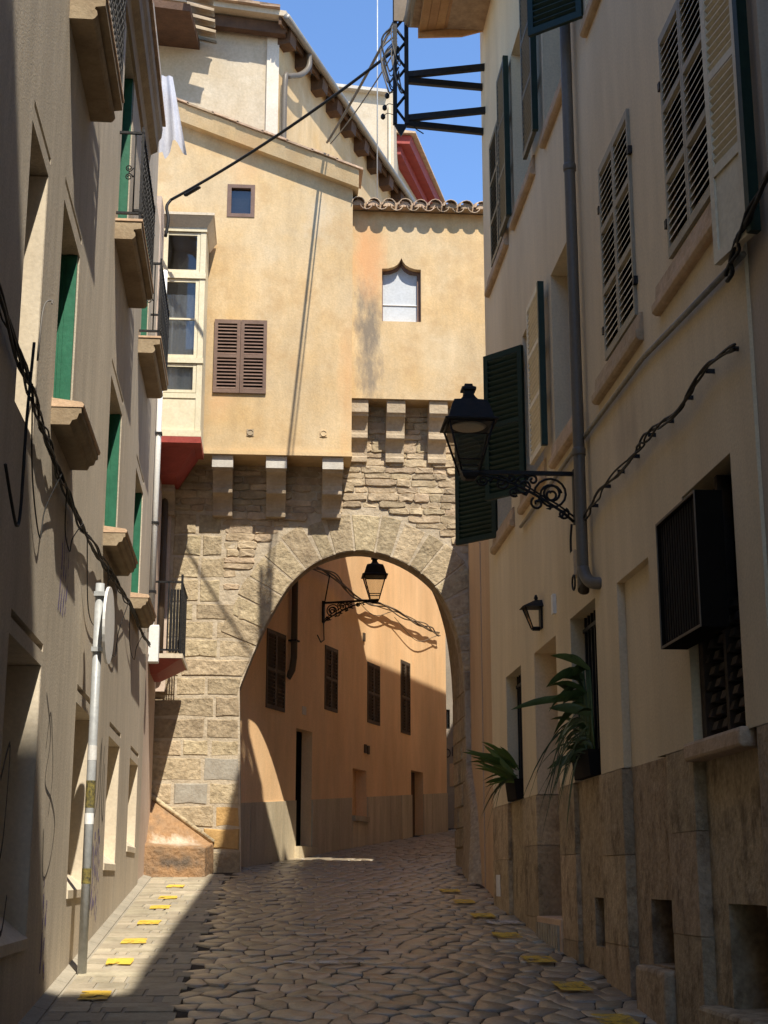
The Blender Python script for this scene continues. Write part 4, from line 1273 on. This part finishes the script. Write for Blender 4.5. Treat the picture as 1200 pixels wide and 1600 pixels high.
# dark screen box over the lattice window
FX0, FX1 = 7.58, 8.40
b = MB(FRT)
b.box(FX0, FX0 + .02, 0, .15, 2.89, 3.64); b.box(FX1 - .02, FX1, 0, .15, 2.89, 3.64)
b.box(FX0 + .02, FX1 - .02, 0, .15, 2.89, 2.912); b.box(FX0 + .02, FX1 - .02, 0, .15, 3.618, 3.64)
b.box(FX0 + .02, FX1 - .02, .0, .05, 2.912, 3.618)
bxo = b.build('screen_box', 'dark_interior', rt, label='dark metal screen box in front of the lattice window')
for k in range(15):
    u = FX0 + .04 + k * (FX1 - FX0 - .1) / 14
    MB(FRT).box(u, u + .03, .09, .135, 2.915, 3.615).build('slat', 'dark_slat', bxo)
fr = MB(FRT)
fr.box(FX0, FX1, .151, .157, 2.89, 2.904); fr.box(FX0, FX1, .151, .157, 3.626, 3.64); fr.box(FX0, FX0 + .009, .151, .157, 2.904, 3.626); fr.box(FX1 - .009, FX1, .151, .157, 2.904, 3.626)
fr.build('box_edge', 'cable_tan', bxo)
# brick lattice
lw = MB(FRT)
lw.box(7.42, 7.50, -.14, -.05, 2.34, 3.8); lw.box(8.26, 8.34, -.14, -.05, 2.34, 3.8); lw.box(7.85, 7.90, -.14, -.06, 2.34, 3.8)
lw = lw.build('lattice_window', 'brick_lattice', rt)
MB(FRT).box(7.4, 8.36, -.139, -.134, 2.34, 3.8).build('dark_room', 'dark_interior', lw)
for r_ in range(9):
    for c_ in range(8):
        if (c_ + r_) % 2: continue
        u = 7.51 + c_ * .095 + (.03 if c_ > 3 else 0)
        z = 2.40 + r_ * .078
        MB(FRT).hexa([(u, -.13, z), (u + .09, -.13, z), (u + .09, -.06, z), (u, -.06, z)], [(u, -.13, z + .07), (u + .09, -.13, z + .07), (u + .09, -.075, z + .045), (u, -.075, z + .045)]).build('lattice_brick', 'brick_lattice', lw)
MB(FRT).box(7.36, 8.42, -.10, .05, 2.24, 2.345).build('lattice_sill', 'sill_stone', rt, bevel=.02)
# downpipe
dp = MB(FRT).tube(spline([(10.87, .075, 12.0), (10.87, .075, 8), (10.87, .075, 4.05), (10.86, .075, 3.90), (10.80, .065, 3.80), (10.70, .04, 3.74), (10.6, -.03, 3.72)], 5), .046, 12).build('downpipe', 'pipe_grey', rt)
for z in (4.78, 7.2, 9.8): MB(FRT).lathe((10.87, .075, z), [(.051, 0), (.054, .01), (.054, .05), (.051, .06)], 12).build('pipe_collar', 'pipe_grey', dp)
MB(FRT).tube([(13.9, .03, 4.93), (11.2, .03, 4.94), (9.0, .03, 4.91), (6.9, .03, 4.72)], .018, 6).build('conduit', 'zinc', rt)
MB(FRT).box(11.28, 11.42, 0, .06, 3.92, 4.12).build('junction_box', 'plaster_beige', rt)
MB(FRT).tube([(11.3 + .055 * math.cos(k * .5236), .06, 3.86 + .06 * math.sin(k * .5236)) for k in range(13)], .008, 5).build('cable_coil', 'cable_black', rt)
MB(FRT).box(12.35, 12.43, 0, .03, 3.80, 3.97).build('doorbell_plate', 'white_plastic', rt)
MB(FRT).box(15.75, 16.02, .017, .021, 1.40, 1.62).build('torn_notice', 'paper', rt)
# wooden eaves
for k in range(8):
    x0 = 1.60 + k * .105; zf = lambda x: 11.62 + (x - 1.6) * .17
    mb = MB(); mb.hexa([(x0 + .002, 4, zf(x0)), (x0 + .103, 4, zf(x0 + .105)), (x0 + .103, 15.96, zf(x0 + .105)), (x0 + .002, 15.96, zf(x0))],
                       [(x0 + .002, 4, zf(x0) + .03), (x0 + .103, 4, zf(x0 + .105) + .03), (x0 + .103, 15.96, zf(x0 + .105) + .03), (x0 + .002, 15.96, zf(x0) + .03)])
    mb.build('eave_board', 'warm_wood', rt)
MB().prism([(1.60, 11.56), (2.14, 11.60), (2.50, 11.72), (2.50, 12.05), (1.60, 11.95)], 15.985, 16.02).build('verge_board', 'warm_wood', rt)
MB().add([(1.46, -4.7, 11.68), (1.46, 15.98, 11.68), (10, 15.98, 11.68), (10, -4.7, 11.68), (1.46, -4.7, 11.84), (1.46, 15.98, 11.84), (10, 15.98, 11.84), (10, -4.7, 11.84), (5.7, -2, 13.0), (5.7, 11.9, 13.0)],
         [(0, 1, 2, 3), (0, 1, 5, 4), (1, 2, 6, 5), (2, 3, 7, 6), (3, 0, 4, 7), (4, 5, 9, 8), (5, 6, 9), (6, 7, 8, 9), (7, 4, 8)]).build('roof', 'roof_tile', rt)
MB().tube([(1.49, 4, 11.74), (1.49, 15.95, 11.74)], .07, 8).build('gutter', 'zinc', rt)
for k in range(16):
    mb = MB(); canal(mb, 0, 0, .4, 0, .05, .09, True)
    mb.v = [Vector((1.46 + p.y, 12.6 + k * .23 + p.x, 11.88 + p.z)) for p in mb.v]
    mb.build('roof_tile', 'roof_tile', rt)

# nearer house on the right, mostly out of the picture, and the tall one behind that shades the lane's mouth
nr = thing('near_right_house', 'darker beige house front at the right edge beside the pale shutter', 'house', (2.5, 2, 0))
mb = MB(FRT); grid_wall(mb, -4.8, 7.3, -1.5, 11.9, [(5.6, 6.6, 4.9, 6.9, .3)], -.02); mb.build('wall', 'plaster_beige_dark', nr)
MB(FRT).box(-4.8, 6.94, -.45, -8, -1.5, 11.8).build('house_body', 'plaster_beige_dark', nr)
MB(FRT).box(5.6, 6.6, -.32, -.30, 4.9, 6.9).build('window_back', 'dark_interior', nr)
tl = thing('tall_house', 'tall plastered house behind the viewer on the sunny side', 'house', (6, -15, -1.2))
MB().box(2.42, 12, -28, -4.85, -3, 23.7).build('wall', 'plaster_beige', tl)

# ================================================================== STREET LAMPS
def lantern(parent, c, s, lens=True):
    """four-sided lantern standing on point c"""
    x, y, z = c
    q = math.sqrt(2)
    rot = math.pi / 4
    MB().lathe((x, y, z), [(.05 * s, 0), (.085 * s, .02 * s), (.10 * s, .05 * s), (.10 * s, .065 * s)], 4, True, rot).build('lantern_base', 'black_iron', parent)
    b, t, h = .075 * s, .185 * s, .40 * s
    z0 = z + .065 * s
    f = MB()
    for (sx, sy) in ((1, 1), (1, -1), (-1, 1), (-1, -1)):
        f.tube([(x + sx * b, y + sy * b, z0), (x + sx * t, y + sy * t, z0 + h)], .011 * s, 4)
    for k in range(4):
        a0, a1 = [(1, 1), (1, -1), (-1, -1), (-1, 1)][k], [(1, -1), (-1, -1), (-1, 1), (1, 1)][k]
        f.tube([(x + a0[0] * t, y + a0[1] * t, z0 + h), (x + a1[0] * t, y + a1[1] * t, z0 + h)], .012 * s, 4)
        f.tube([(x + a0[0] * b * 1.25, y + a0[1] * b * 1.25, z0 + .09 * s), (x + a1[0] * b * 1.25, y + a1[1] * b * 1.25, z0 + .09 * s)], .008 * s, 4)
    f.build('lantern_frame', 'black_iron', parent)
    for (a0, a1) in (((1, 1), (1, -1)), ((1, -1), (-1, -1)), ((-1, -1), (-1, 1)), ((-1, 1), (1, 1))):
        MB().quad((x + a0[0] * b, y + a0[1] * b, z0), (x + a1[0] * b, y + a1[1] * b, z0), (x + a1[0] * t, y + a1[1] * t, z0 + h), (x + a0[0] * t, y + a0[1] * t, z0 + h)).build('glass_pane', 'lamp_glass', parent)
    r = [(.305, 0), (.31, .012), (.265, .03), (.215, .15), (.19, .19), (.10, .215), (.075, .24), (.06, .26), (.058, .30), (.085, .305), (.085, .325), (.05, .34), (.045, .36)]
    MB().lathe((x, y, z0 + h), [(a * s, w * s) for a, w in r], 4, True, rot).build('lantern_roof', 'black_iron', parent)
    if lens: MB().lathe((x, y, z0 + h - .028 * s), [(.02 * s, 0), (.12 * s, .006 * s), (.145 * s, .022 * s)], 20).build('lamp_lens', 'lamp_lens', parent)

def bracket(parent, fr, u, z, L, h, hang=True):
    """wall bracket with cast scrolls, reaching L out from the wall"""
    MB(fr).box(u - .035, u + .035, 0, .03, z - h, z + .03).build('wall_plate', 'black_iron', parent)
    MB(fr).box(u - .016, u + .016, .03, L + .06, z - .018, z + .014).build('bracket_arm', 'black_iron', parent)
    m = MB(fr)
    m.tube([(u, .03, z - h + .02)] + [(u, .03 + (L * .9) * t, z - .02 - (h - .05) * (1 - t) ** 1.7) for t in [k / 10 for k in range(1, 11)]], .013, 5)
    def spiral(cv, cz, r, turns=1.7, sg=1, ph=0):
        n = int(16 * turns)
        m.tube([(u, cv + r * (1 - .8 * k / n) * math.cos(ph + sg * k * .393), cz + r * (1 - .8 * k / n) * math.sin(ph + sg * k * .393)) for k in range(n + 1)], .010, 4)
    spiral(.03 + h * .42, z - h * .42, h * .34, 2.2)
    spiral(.03 + h * .42, z - h * .42, h * .20, 1.4, -1, 3)
    spiral(.03 + h * .20, z - h * .80, h * .12, 1.3, 1, 2)
    spiral(.03 + h * .70, z - h * .60, h * .13, 1.3, -1, 1)
    spiral(.03 + h * 1.15, z - h * .38, h * .10, 1.3, 1, 4)
    spiral(.03 + h * .78, z - h * .14, h * .11, 1.3, 1, 0)
    spiral(.03 + h * 1.20, z - h * .10, h * .08, 1.3, -1, 0)
    for q in range(7):
        t = .1 + q * .12
        m.tube([(u, .03 + L * .9 * t, z - .02 - (h - .05) * (1 - t) ** 1.7), (u, .03 + L * .9 * t + .02, z - .055 - (h - .05) * (1 - t) ** 1.7), (u, .03 + L * .9 * t + .05, z - .05 - (h - .05) * (1 - t) ** 1.7)], [.013, .012, .003], 4)
    spiral(.03 + h * .95, z - h * .26, h * .20, 1.6, -1, 2)
    spiral(.03 + h * 1.38, z - h * .22, h * .15, 1.5, 1, 1)
    spiral(.03 + h * 1.75, z - h * .17, h * .11, 1.4, -1, 0)
    m.tube([(u, .03, z - h * .85), (u, .03 + h * .3, z - h * .62), (u, .03 + h * .65, z - h * .42), (u, .03 + h * 1.15, z - h * .10)], .008, 4)
    m.build('bracket_scrolls', 'black_iron', parent)
lp = thing('street_lamp', 'black iron lantern on a scrolled bracket in front of dark green shutters', 'street lamp', (2.4, 11.36, 4.3))
bracket(lp, FRT, 11.36, 4.77, .88, .42)
lantern(lp, (1.53, 11.36, 4.70), .98)
MB(FRT).tube(spline([(11.36, .05, 4.35), (11.37, .06, 4.22), (11.40, .05, 4.10), (11.30, .04, 4.12)], 4), .010, 5).build('feed_cable', 'cable_black', lp)
p0 = FO(3.25, 0, 6.05)
lp2 = thing('street_lamp', 'black iron lantern on a bracket fixed to the orange wall behind the arch', 'street lamp', tuple(p0))
bracket(lp2, FO, 3.25, 6.08, .92, .34)
pl = FO(3.25, .92, 6.02)
lantern(lp2, (pl.x, pl.y, pl.z), .98, False)
MB(FO).tube([(3.25, .02, 6.0), (3.25, .12, 6.55), (3.30, .06, 6.60)], .012, 5).build('cable_hook', 'black_iron', lp2)
MB(FO).tube([(3.25, .02, 5.75), (3.25, .03, 5.45), (3.05, .05, 5.38), (2.9, .04, 5.48)], .010, 5).build('cable_tail', 'cable_black', lp2)
sl = thing('wall_lantern', 'small black half lantern beside the barred window on the beige wall', 'wall lantern', (2.4, 13.05, 3.8))
MB(FRT).box(13.0, 13.10, 0, .02, 3.78, 4.02).build('back_plate', 'black_iron', sl)
MB(FRT).hexa([(12.94, .0, 3.97), (13.16, .0, 3.97), (13.16, .19, 3.97), (12.94, .19, 3.97)], [(13.02, .0, 4.04), (13.08, .0, 4.04), (13.08, .06, 4.04), (13.02, .06, 4.04)]).build('cap', 'black_iron', sl)
MB(FRT).lathe((13.05, .05, 4.04), [(.012, 0), (.02, .02), (.01, .05)], 8).build('finial', 'black_iron', sl)
m = MB(FRT)
for u in (12.97, 13.13): m.tube([(u, .16, 3.97), (13.05 + (u - 13.05) * .5, .09, 3.78)], .007, 4)
m.tube([(13.01, .09, 3.78), (13.09, .09, 3.78)], .008, 4); m.tube([(13.05, .02, 3.78), (13.05, .09, 3.78)], .02, 4)
m.build('cage', 'black_iron', sl)
MB(FRT).quad((12.97, .158, 3.965), (13.13, .158, 3.965), (13.09, .092, 3.785), (13.01, .092, 3.785)).build('glass_pane', 'lamp_glass', sl)

# ================================================================== CABLES
random.seed(17)
def bundle(name, fr, pts, n, r, mat, label, loops=True, spread=.03, sag=.0, clip=.6):
    t = thing(name, label, 'cable', tuple(fr(*pts[0])))
    sp = spline(pts, 14)
    for k in range(n):
        a = 2 * math.pi * k / n; w = rnd(.6, 1.3)
        path = []
        for i, p in enumerate(sp):
            q = spread * w
            path.append((p.x + .02 * math.sin(i * .9 + k), p.y + abs(q * math.cos(i * .23 + a)) * .8, p.z + q * math.sin(i * .19 * (1 + .3 * k) + a) - rnd(0, sag)))
        MB(fr).tube(path, r * rnd(.7, 1.2), 5).build('strand', mat, t)
    return t, sp
t, sp = bundle('cable_bundle', FL, [(6.2, .025, 4.42), (7.8, .025, 4.27), (8.6, .03, 4.19), (9.5, .03, 4.12), (11.1, .03, 4.12), (13.2, .03, 4.24), (15.5, .03, 4.34), (18.4, .03, 4.40)], 6, .0075, 'cable_black', 'thick bundle of black cables sagging along the grey left wall', spread=.03, sag=.012)
for (u0, u1, d) in ((7.9, 9.3, .55), (9.6, 10.6, .30), (10.9, 13.0, .62), (12.6, 14.9, .70), (15.0, 17.2, .45)):
    zf = lambda u: min(sp, key=lambda p: abs(p.x - u)).z
    pts = [(u0, .09, zf(u0)), (u0 + (u1 - u0) * .3, .10, zf(u0) - d * .75), (u0 + (u1 - u0) * .6, .10, zf(u1) - d), (u0 + (u1 - u0) * .72, .10, zf(u1) - d * .6), (u1, .09, zf(u1))]
    MB(FL).tube(spline([(p[0], .025 if 0 < k < 4 else .06, p[2]) for k, p in enumerate(pts)], 6), .0045, 4).build('loose_loop', 'cable_black', t)
MB(FL).tube(spline([(7.75, .08, 4.45), (7.72, .07, 4.0), (7.70, .07, 3.5), (7.6, .07, 3.38), (7.4, .07, 3.45), (7.2, .06, 3.6)], 6), .009, 5).build('loose_loop', 'cable_black', t)
MB(FL).tube(spline([(7.9, .08, 4.4), (8.0, .08, 4.75), (8.15, .10, 4.86), (8.05, .12, 4.80)], 6), .006, 4).build('loose_loop', 'cable_grey', t)
t, sp = bundle('cable_bundle', FRT, [(10.80, .05, 4.27), (10.2, .05, 4.33), (9.3, .05, 4.31), (8.9, .05, 4.33), (8.3, .05, 4.28), (7.7, .05, 4.31), (7.0, .05, 4.27)], 3, .010, 'cable_black', 'dark twisted cables clipped along the beige right wall', spread=.022)
for k in range(9):
    u = 7.15 + k * .43
    p = min(sp, key=lambda q: abs(q.x - u))
    MB(FRT).box(u, u + .012, 0, .05, p.z + .005, p.z + .03).build('cable_clip', 'black_iron', t)
t, sp = bundle('cable_bundle', FRT, [(7.05, .06, 4.66), (6.8, .07, 4.76), (6.4, .07, 4.86), (5.8, .06, 4.95)], 3, .012, 'cable_black', 'short end of black cables under the pale shutter', spread=.025)
t, sp = bundle('cable_bundle', FO, [(.5, .05, 6.35), (3.35, .08, 6.58), (4.6, .10, 6.42), (6.6, .08, 6.55), (9, .08, 6.60), (10.2, .06, 6.62)], 4, .013, 'cable_tan', 'twisted brown cables strung along the orange wall behind the lantern', spread=.05)
for (u0, u1, d) in ((4.5, 6.9, .22), (7.0, 10.0, .28)):
    MB(FO).tube(spline([(u0, .09, 6.45), ((u0 + u1) / 2, .09, 6.5 - d), (u1, .09, 6.55)], 6), .008, 4).build('loose_loop', 'cable_tan', t)
# overhead lines from the steel bracket
def overhead(pts, r, mat, label, sag=.15):
    a, b = Vector(pts[0]), Vector(pts[1])
    path = [a.lerp(b, k / 16) - Vector((0, 0, sag * 4 * (k / 16) * (1 - k / 16))) for k in range(17)]
    o = MB().tube(path, r, 6).build('overhead_cable', mat)
    return tag(o, label, 'cable')
overhead([(1.36, 16.0, 11.42), (-1.55, 18.75, 10.62)], .020, 'cable_black', 'thick black overhead cable slung from steel mast to the glazed bay', .10)
overhead([(1.30, 16.0, 11.75), (.62, 19.78, 12.12)], .020, 'cable_grey', 'grey overhead cable from the mast up to the sloped coping', .05)
overhead([(1.33, 16.0, 11.40), (.67, 19.78, 12.10)], .010, 'cable_grey', 'thin grey overhead wire beside the thicker one to the coping', .07)
MB_ = MB().tube(spline([(-1.55, 18.75, 10.62), (-1.60, 18.72, 10.5), (-1.57, 18.70, 10.3), (-1.60, 18.70, 10.05)], 5), .022, 6).build('cable_drop', 'cable_black')
tag(MB_, 'black cable end dropping down beside the bay cornice', 'cable')
cg = MB()
for k in range(9): cg.lathe((-1.33 + k * .022, 18.53 - k * .021, 10.585 + k * .004), [(.03, 0), (.034, .01), (.03, .02)], 8)
tag(cg.build('cable_clamp', 'cable_black'), 'ribbed black clamp on the cable by the bay', 'clamp')

# ================================================================== STEEL MAST BRACKET
ms = thing('steel_mast', 'black lattice steel mast held off the beige wall by four struts', 'mast', (1.39, 16.0, 10.2))
m = MB()
for x in (1.315, 1.455): m.box(x - .024, x + .024, 15.97, 16.03, 10.38, 12.9)
m.prism([(1.30, 10.38), (1.47, 10.38), (1.385, 10.22)], 15.985, 16.015)
m.build('mast_rails', 'black_iron', ms)
for k in range(14):
    z = 10.42 + k * .18
    s = 1 if k % 2 else -1
    MB().tube([(1.385 - s * .06, 16.0, z), (1.385 + s * .06, 16.0, z + .17)], .018, 4).build('lacing_bar', 'black_iron', ms)
for (z, y1, zz_) in ((11.06, 15.9, 11.16), (10.99, 16.1, 11.0), (10.48, 15.9, 10.58), (10.41, 16.1, 10.40)):
    MB().hexa([(1.45, 15.99, z - .045), (1.45, 16.05, z - .045), (2.42, y1 + .05, zz_ - .05), (2.42, y1, zz_ - .05)], [(1.45, 15.99, z + .03), (1.45, 16.03, z + .03), (2.42, y1 + .04, zz_ + .03), (2.42, y1, zz_ + .03)]).build('strut', 'black_iron', ms)
for (x, z) in ((1.22, 10.72), (1.17, 10.44), (1.19, 10.56)):
    MB().lathe((x, 16, z), [(.012, 0), (.028, .015), (.028, .05), (.015, .07)], 8).build('insulator', 'black_iron', ms)
for (x, z) in ((1.22, 10.75), (1.17, 10.47), (1.19, 10.6)):
    MB().tube(spline([(x, 16, z), (x + .05, 16, z + .05), (1.32, 16, z + .03)], 4), .005, 4).build('stay_wire', 'black_iron', ms)
random.seed(4)
for k in range(9):
    x = rnd(1.20, 1.36); z = rnd(11.1, 11.6)
    MB().tube(spline([(1.34, 16, z + .35), (x - .06, 15.97, z + .1), (x, 15.96, z - .25), (x + .05, 15.98, z - .32), (1.36, 16, z - .1)], 5), rnd(.006, .014), 4).build('hanging_wire', random.choice(['cable_black', 'cable_grey']), ms)
MB().box(1.30, 1.46, 15.95, 15.975, 11.75, 12.5).build('mast_plate', 'cable_tan', ms)
MB().tube([(1.50, 16.02, 10.42), (1.58, 16.02, 10.33), (1.66, 16.02, 10.28)], .008, 4).build('stay_wire', 'black_iron', ms)
an = MB().tube([(1.50, 21.8, 12.0), (1.50, 21.8, 16.9)], .011, 6).build('antenna_pole', 'galvanised')
tag(an, 'thin pale antenna pole rising behind the canal tile eave', 'pole')

# ================================================================== SIGN POST
sg = thing('sign_post', 'galvanised sign post by the left wall with a round sign seen edge on', 'sign', (-1.36, 11.3, gz(11.3)))
MB(FL).lathe((11.33, .13, gz(11.3)), [(.034, 0), (.034, 1.4), (.034, 2.90)], 16).build('post', 'galvanised', sg)
d = MB(FL)
n = 32
cz = 3.50
def dsk(v, r): return [(11.46 + r * math.cos(2 * math.pi * k / n), v + r * .03 * math.cos(2 * math.pi * k / n), cz + r * math.sin(2 * math.pi * k / n)) for k in range(n)]
d.add(dsk(.185, .30) + dsk(.205, .30) + dsk(.205, .27), [tuple(range(n))] + [(k, (k + 1) % n, n + (k + 1) % n, n + k) for k in range(n)] + [(n + k, n + (k + 1) % n, 2 * n + (k + 1) % n, 2 * n + k) for k in range(n)] + [tuple(range(2 * n, 3 * n))])
d.build('sign_disc', 'white_plastic', sg)
for z in (3.27, 3.70): MB(FL).box(11.28, 11.40, .09, .19, z, z + .035).build('clamp', 'galvanised', sg)
for (z0, z1, mt) in ((1.98, 2.06, 'white_plastic'), (1.55, 1.66, 'sticker_dark'), (2.45, 2.56, 'paper'), (2.10, 2.30, 'sticker_dark')):
    MB(FL).lathe((11.33, .13, z0), [(.0352, 0), (.0352, z1 - z0)], 14, True).build('sticker', mt, sg)

# ================================================================== LAUNDRY
cl = MB()
nx, nz = 14, 16
P_ = []
for i in range(nz + 1):
    for k in range(nx + 1):
        s, h = k / nx, i / nz
        w = .20 + .24 * h
        low = .10 * math.sin(s * 7 + .5) + (.12 if .35 < s < .55 else 0)
        P_.append((-1.68 - .02 * h + s * w, 17.45 + .04 * math.sin(s * 14 + h * 2) * (.4 + h) + .03 * h, 11.75 - h * (1.02 + low)))
cl.add(P_, [(i * (nx + 1) + k, i * (nx + 1) + k + 1, (i + 1) * (nx + 1) + k + 1, (i + 1) * (nx + 1) + k) for i in range(nz) for k in range(nx)], True)
tag(cl.build('laundry_sheet', 'cloth_white'), 'white cloth hung out to dry at the corner of the left roof', 'laundry')

# ================================================================== WINDOW PLANTS
def leaf_blade(parent, base, d, L, w, droop, mat, n=6, fold=.25, name='leaf', roll=None):
    base = Vector(base); d = Vector(d).normalized()
    side = d.cross(Vector((0, 0, 1)))
    if side.length < .1: side = Vector((0, 1, 0))
    side.normalize()
    side = Matrix.Rotation(R(rnd(30, 100)) if roll is None else roll, 3, d) @ side
    P = []
    for i in range(n + 1):
        t = i / n
        c = base + d * L * t - Vector((0, 0, droop * L * t * t))
        ww = w * (math.sin(math.pi * min(1, t * .9 + .08)) ** .8) * (1 if i < n else 0.05)
        upv = side.cross(d).normalized()
        P += [c - side * ww + upv * ww * fold, c, c + side * ww + upv * ww * fold]
    F = []
    for i in range(n):
        a = i * 3
        F += [(a, a + 1, a + 4, a + 3), (a + 1, a + 2, a + 5, a + 4)]
    MB().add([tuple(p) for p in P], F, True).build(name, mat, parent)
def trough(parent, a, b):
    MB(FRT).hexa([(a, -.10, PZ + .005), (b, -.10, PZ + .005), (b, .04, PZ + .005), (a, .04, PZ + .005)], [(a - .02, -.11, PZ + .2), (b + .02, -.11, PZ + .2), (b + .02, .06, PZ + .2), (a - .02, .06, PZ + .2)]).build('trough', 'dark_slat', parent)
random.seed(31)
p1 = thing('window_plant', 'spiky bright green plant bursting from the barred window near the lantern', 'plant', (2.38, 14.6, PZ))
trough(p1, 14.45, 15.0)
for k in range(34):
    y = rnd(14.45, 14.95)
    leaf_blade(p1, (2.40, y, PZ + rnd(.12, .38)), (-rnd(.35, 1.0), rnd(-.5, .5), rnd(.1, .95)), rnd(.34, .62), rnd(.014, .026), rnd(.1, .5), 'leaf_bright')
for k in range(14):
    y = rnd(14.4, 15.0)
    leaf_blade(p1, (2.36, y, PZ + .2), (-rnd(.3, .8), rnd(-.6, .6), rnd(0, .5)), rnd(.25, .45), .012, rnd(1.0, 1.6), 'leaf_trail')
p2 = thing('window_plant', 'broad leaved dark plant with trailing strands in the barred window by the downpipe', 'plant', (2.38, 11.3, PZ))
trough(p2, 11.0, 11.6)
for k in range(26):
    y = rnd(10.9, 11.65); z = PZ + rnd(.15, .85)
    d_ = (-rnd(.3, 1.0), rnd(-.9, .8), rnd(-.25, .95))
    MB().tube([(2.42, y, PZ + .15), (2.40, y, z)], .008, 4).build('stem', 'leaf_dark', p2)
    leaf_blade(p2, (2.40, y, z), d_, rnd(.22, .42), rnd(.024, .042), rnd(.2, .9), 'leaf_dark')
leaf_blade(p2, (2.38, 11.4, PZ + .62), (-1, .25, .12), .55, .03, .25, 'leaf_dark')
for k in range(34):
    y = rnd(10.95, 11.6)
    leaf_blade(p2, (2.36, y, PZ + rnd(.15, .45)), (-rnd(.2, .8), rnd(-.5, .5), rnd(-.1, .6)), rnd(.22, .5), .010, rnd(1.1, 2.0), 'leaf_trail', n=7)
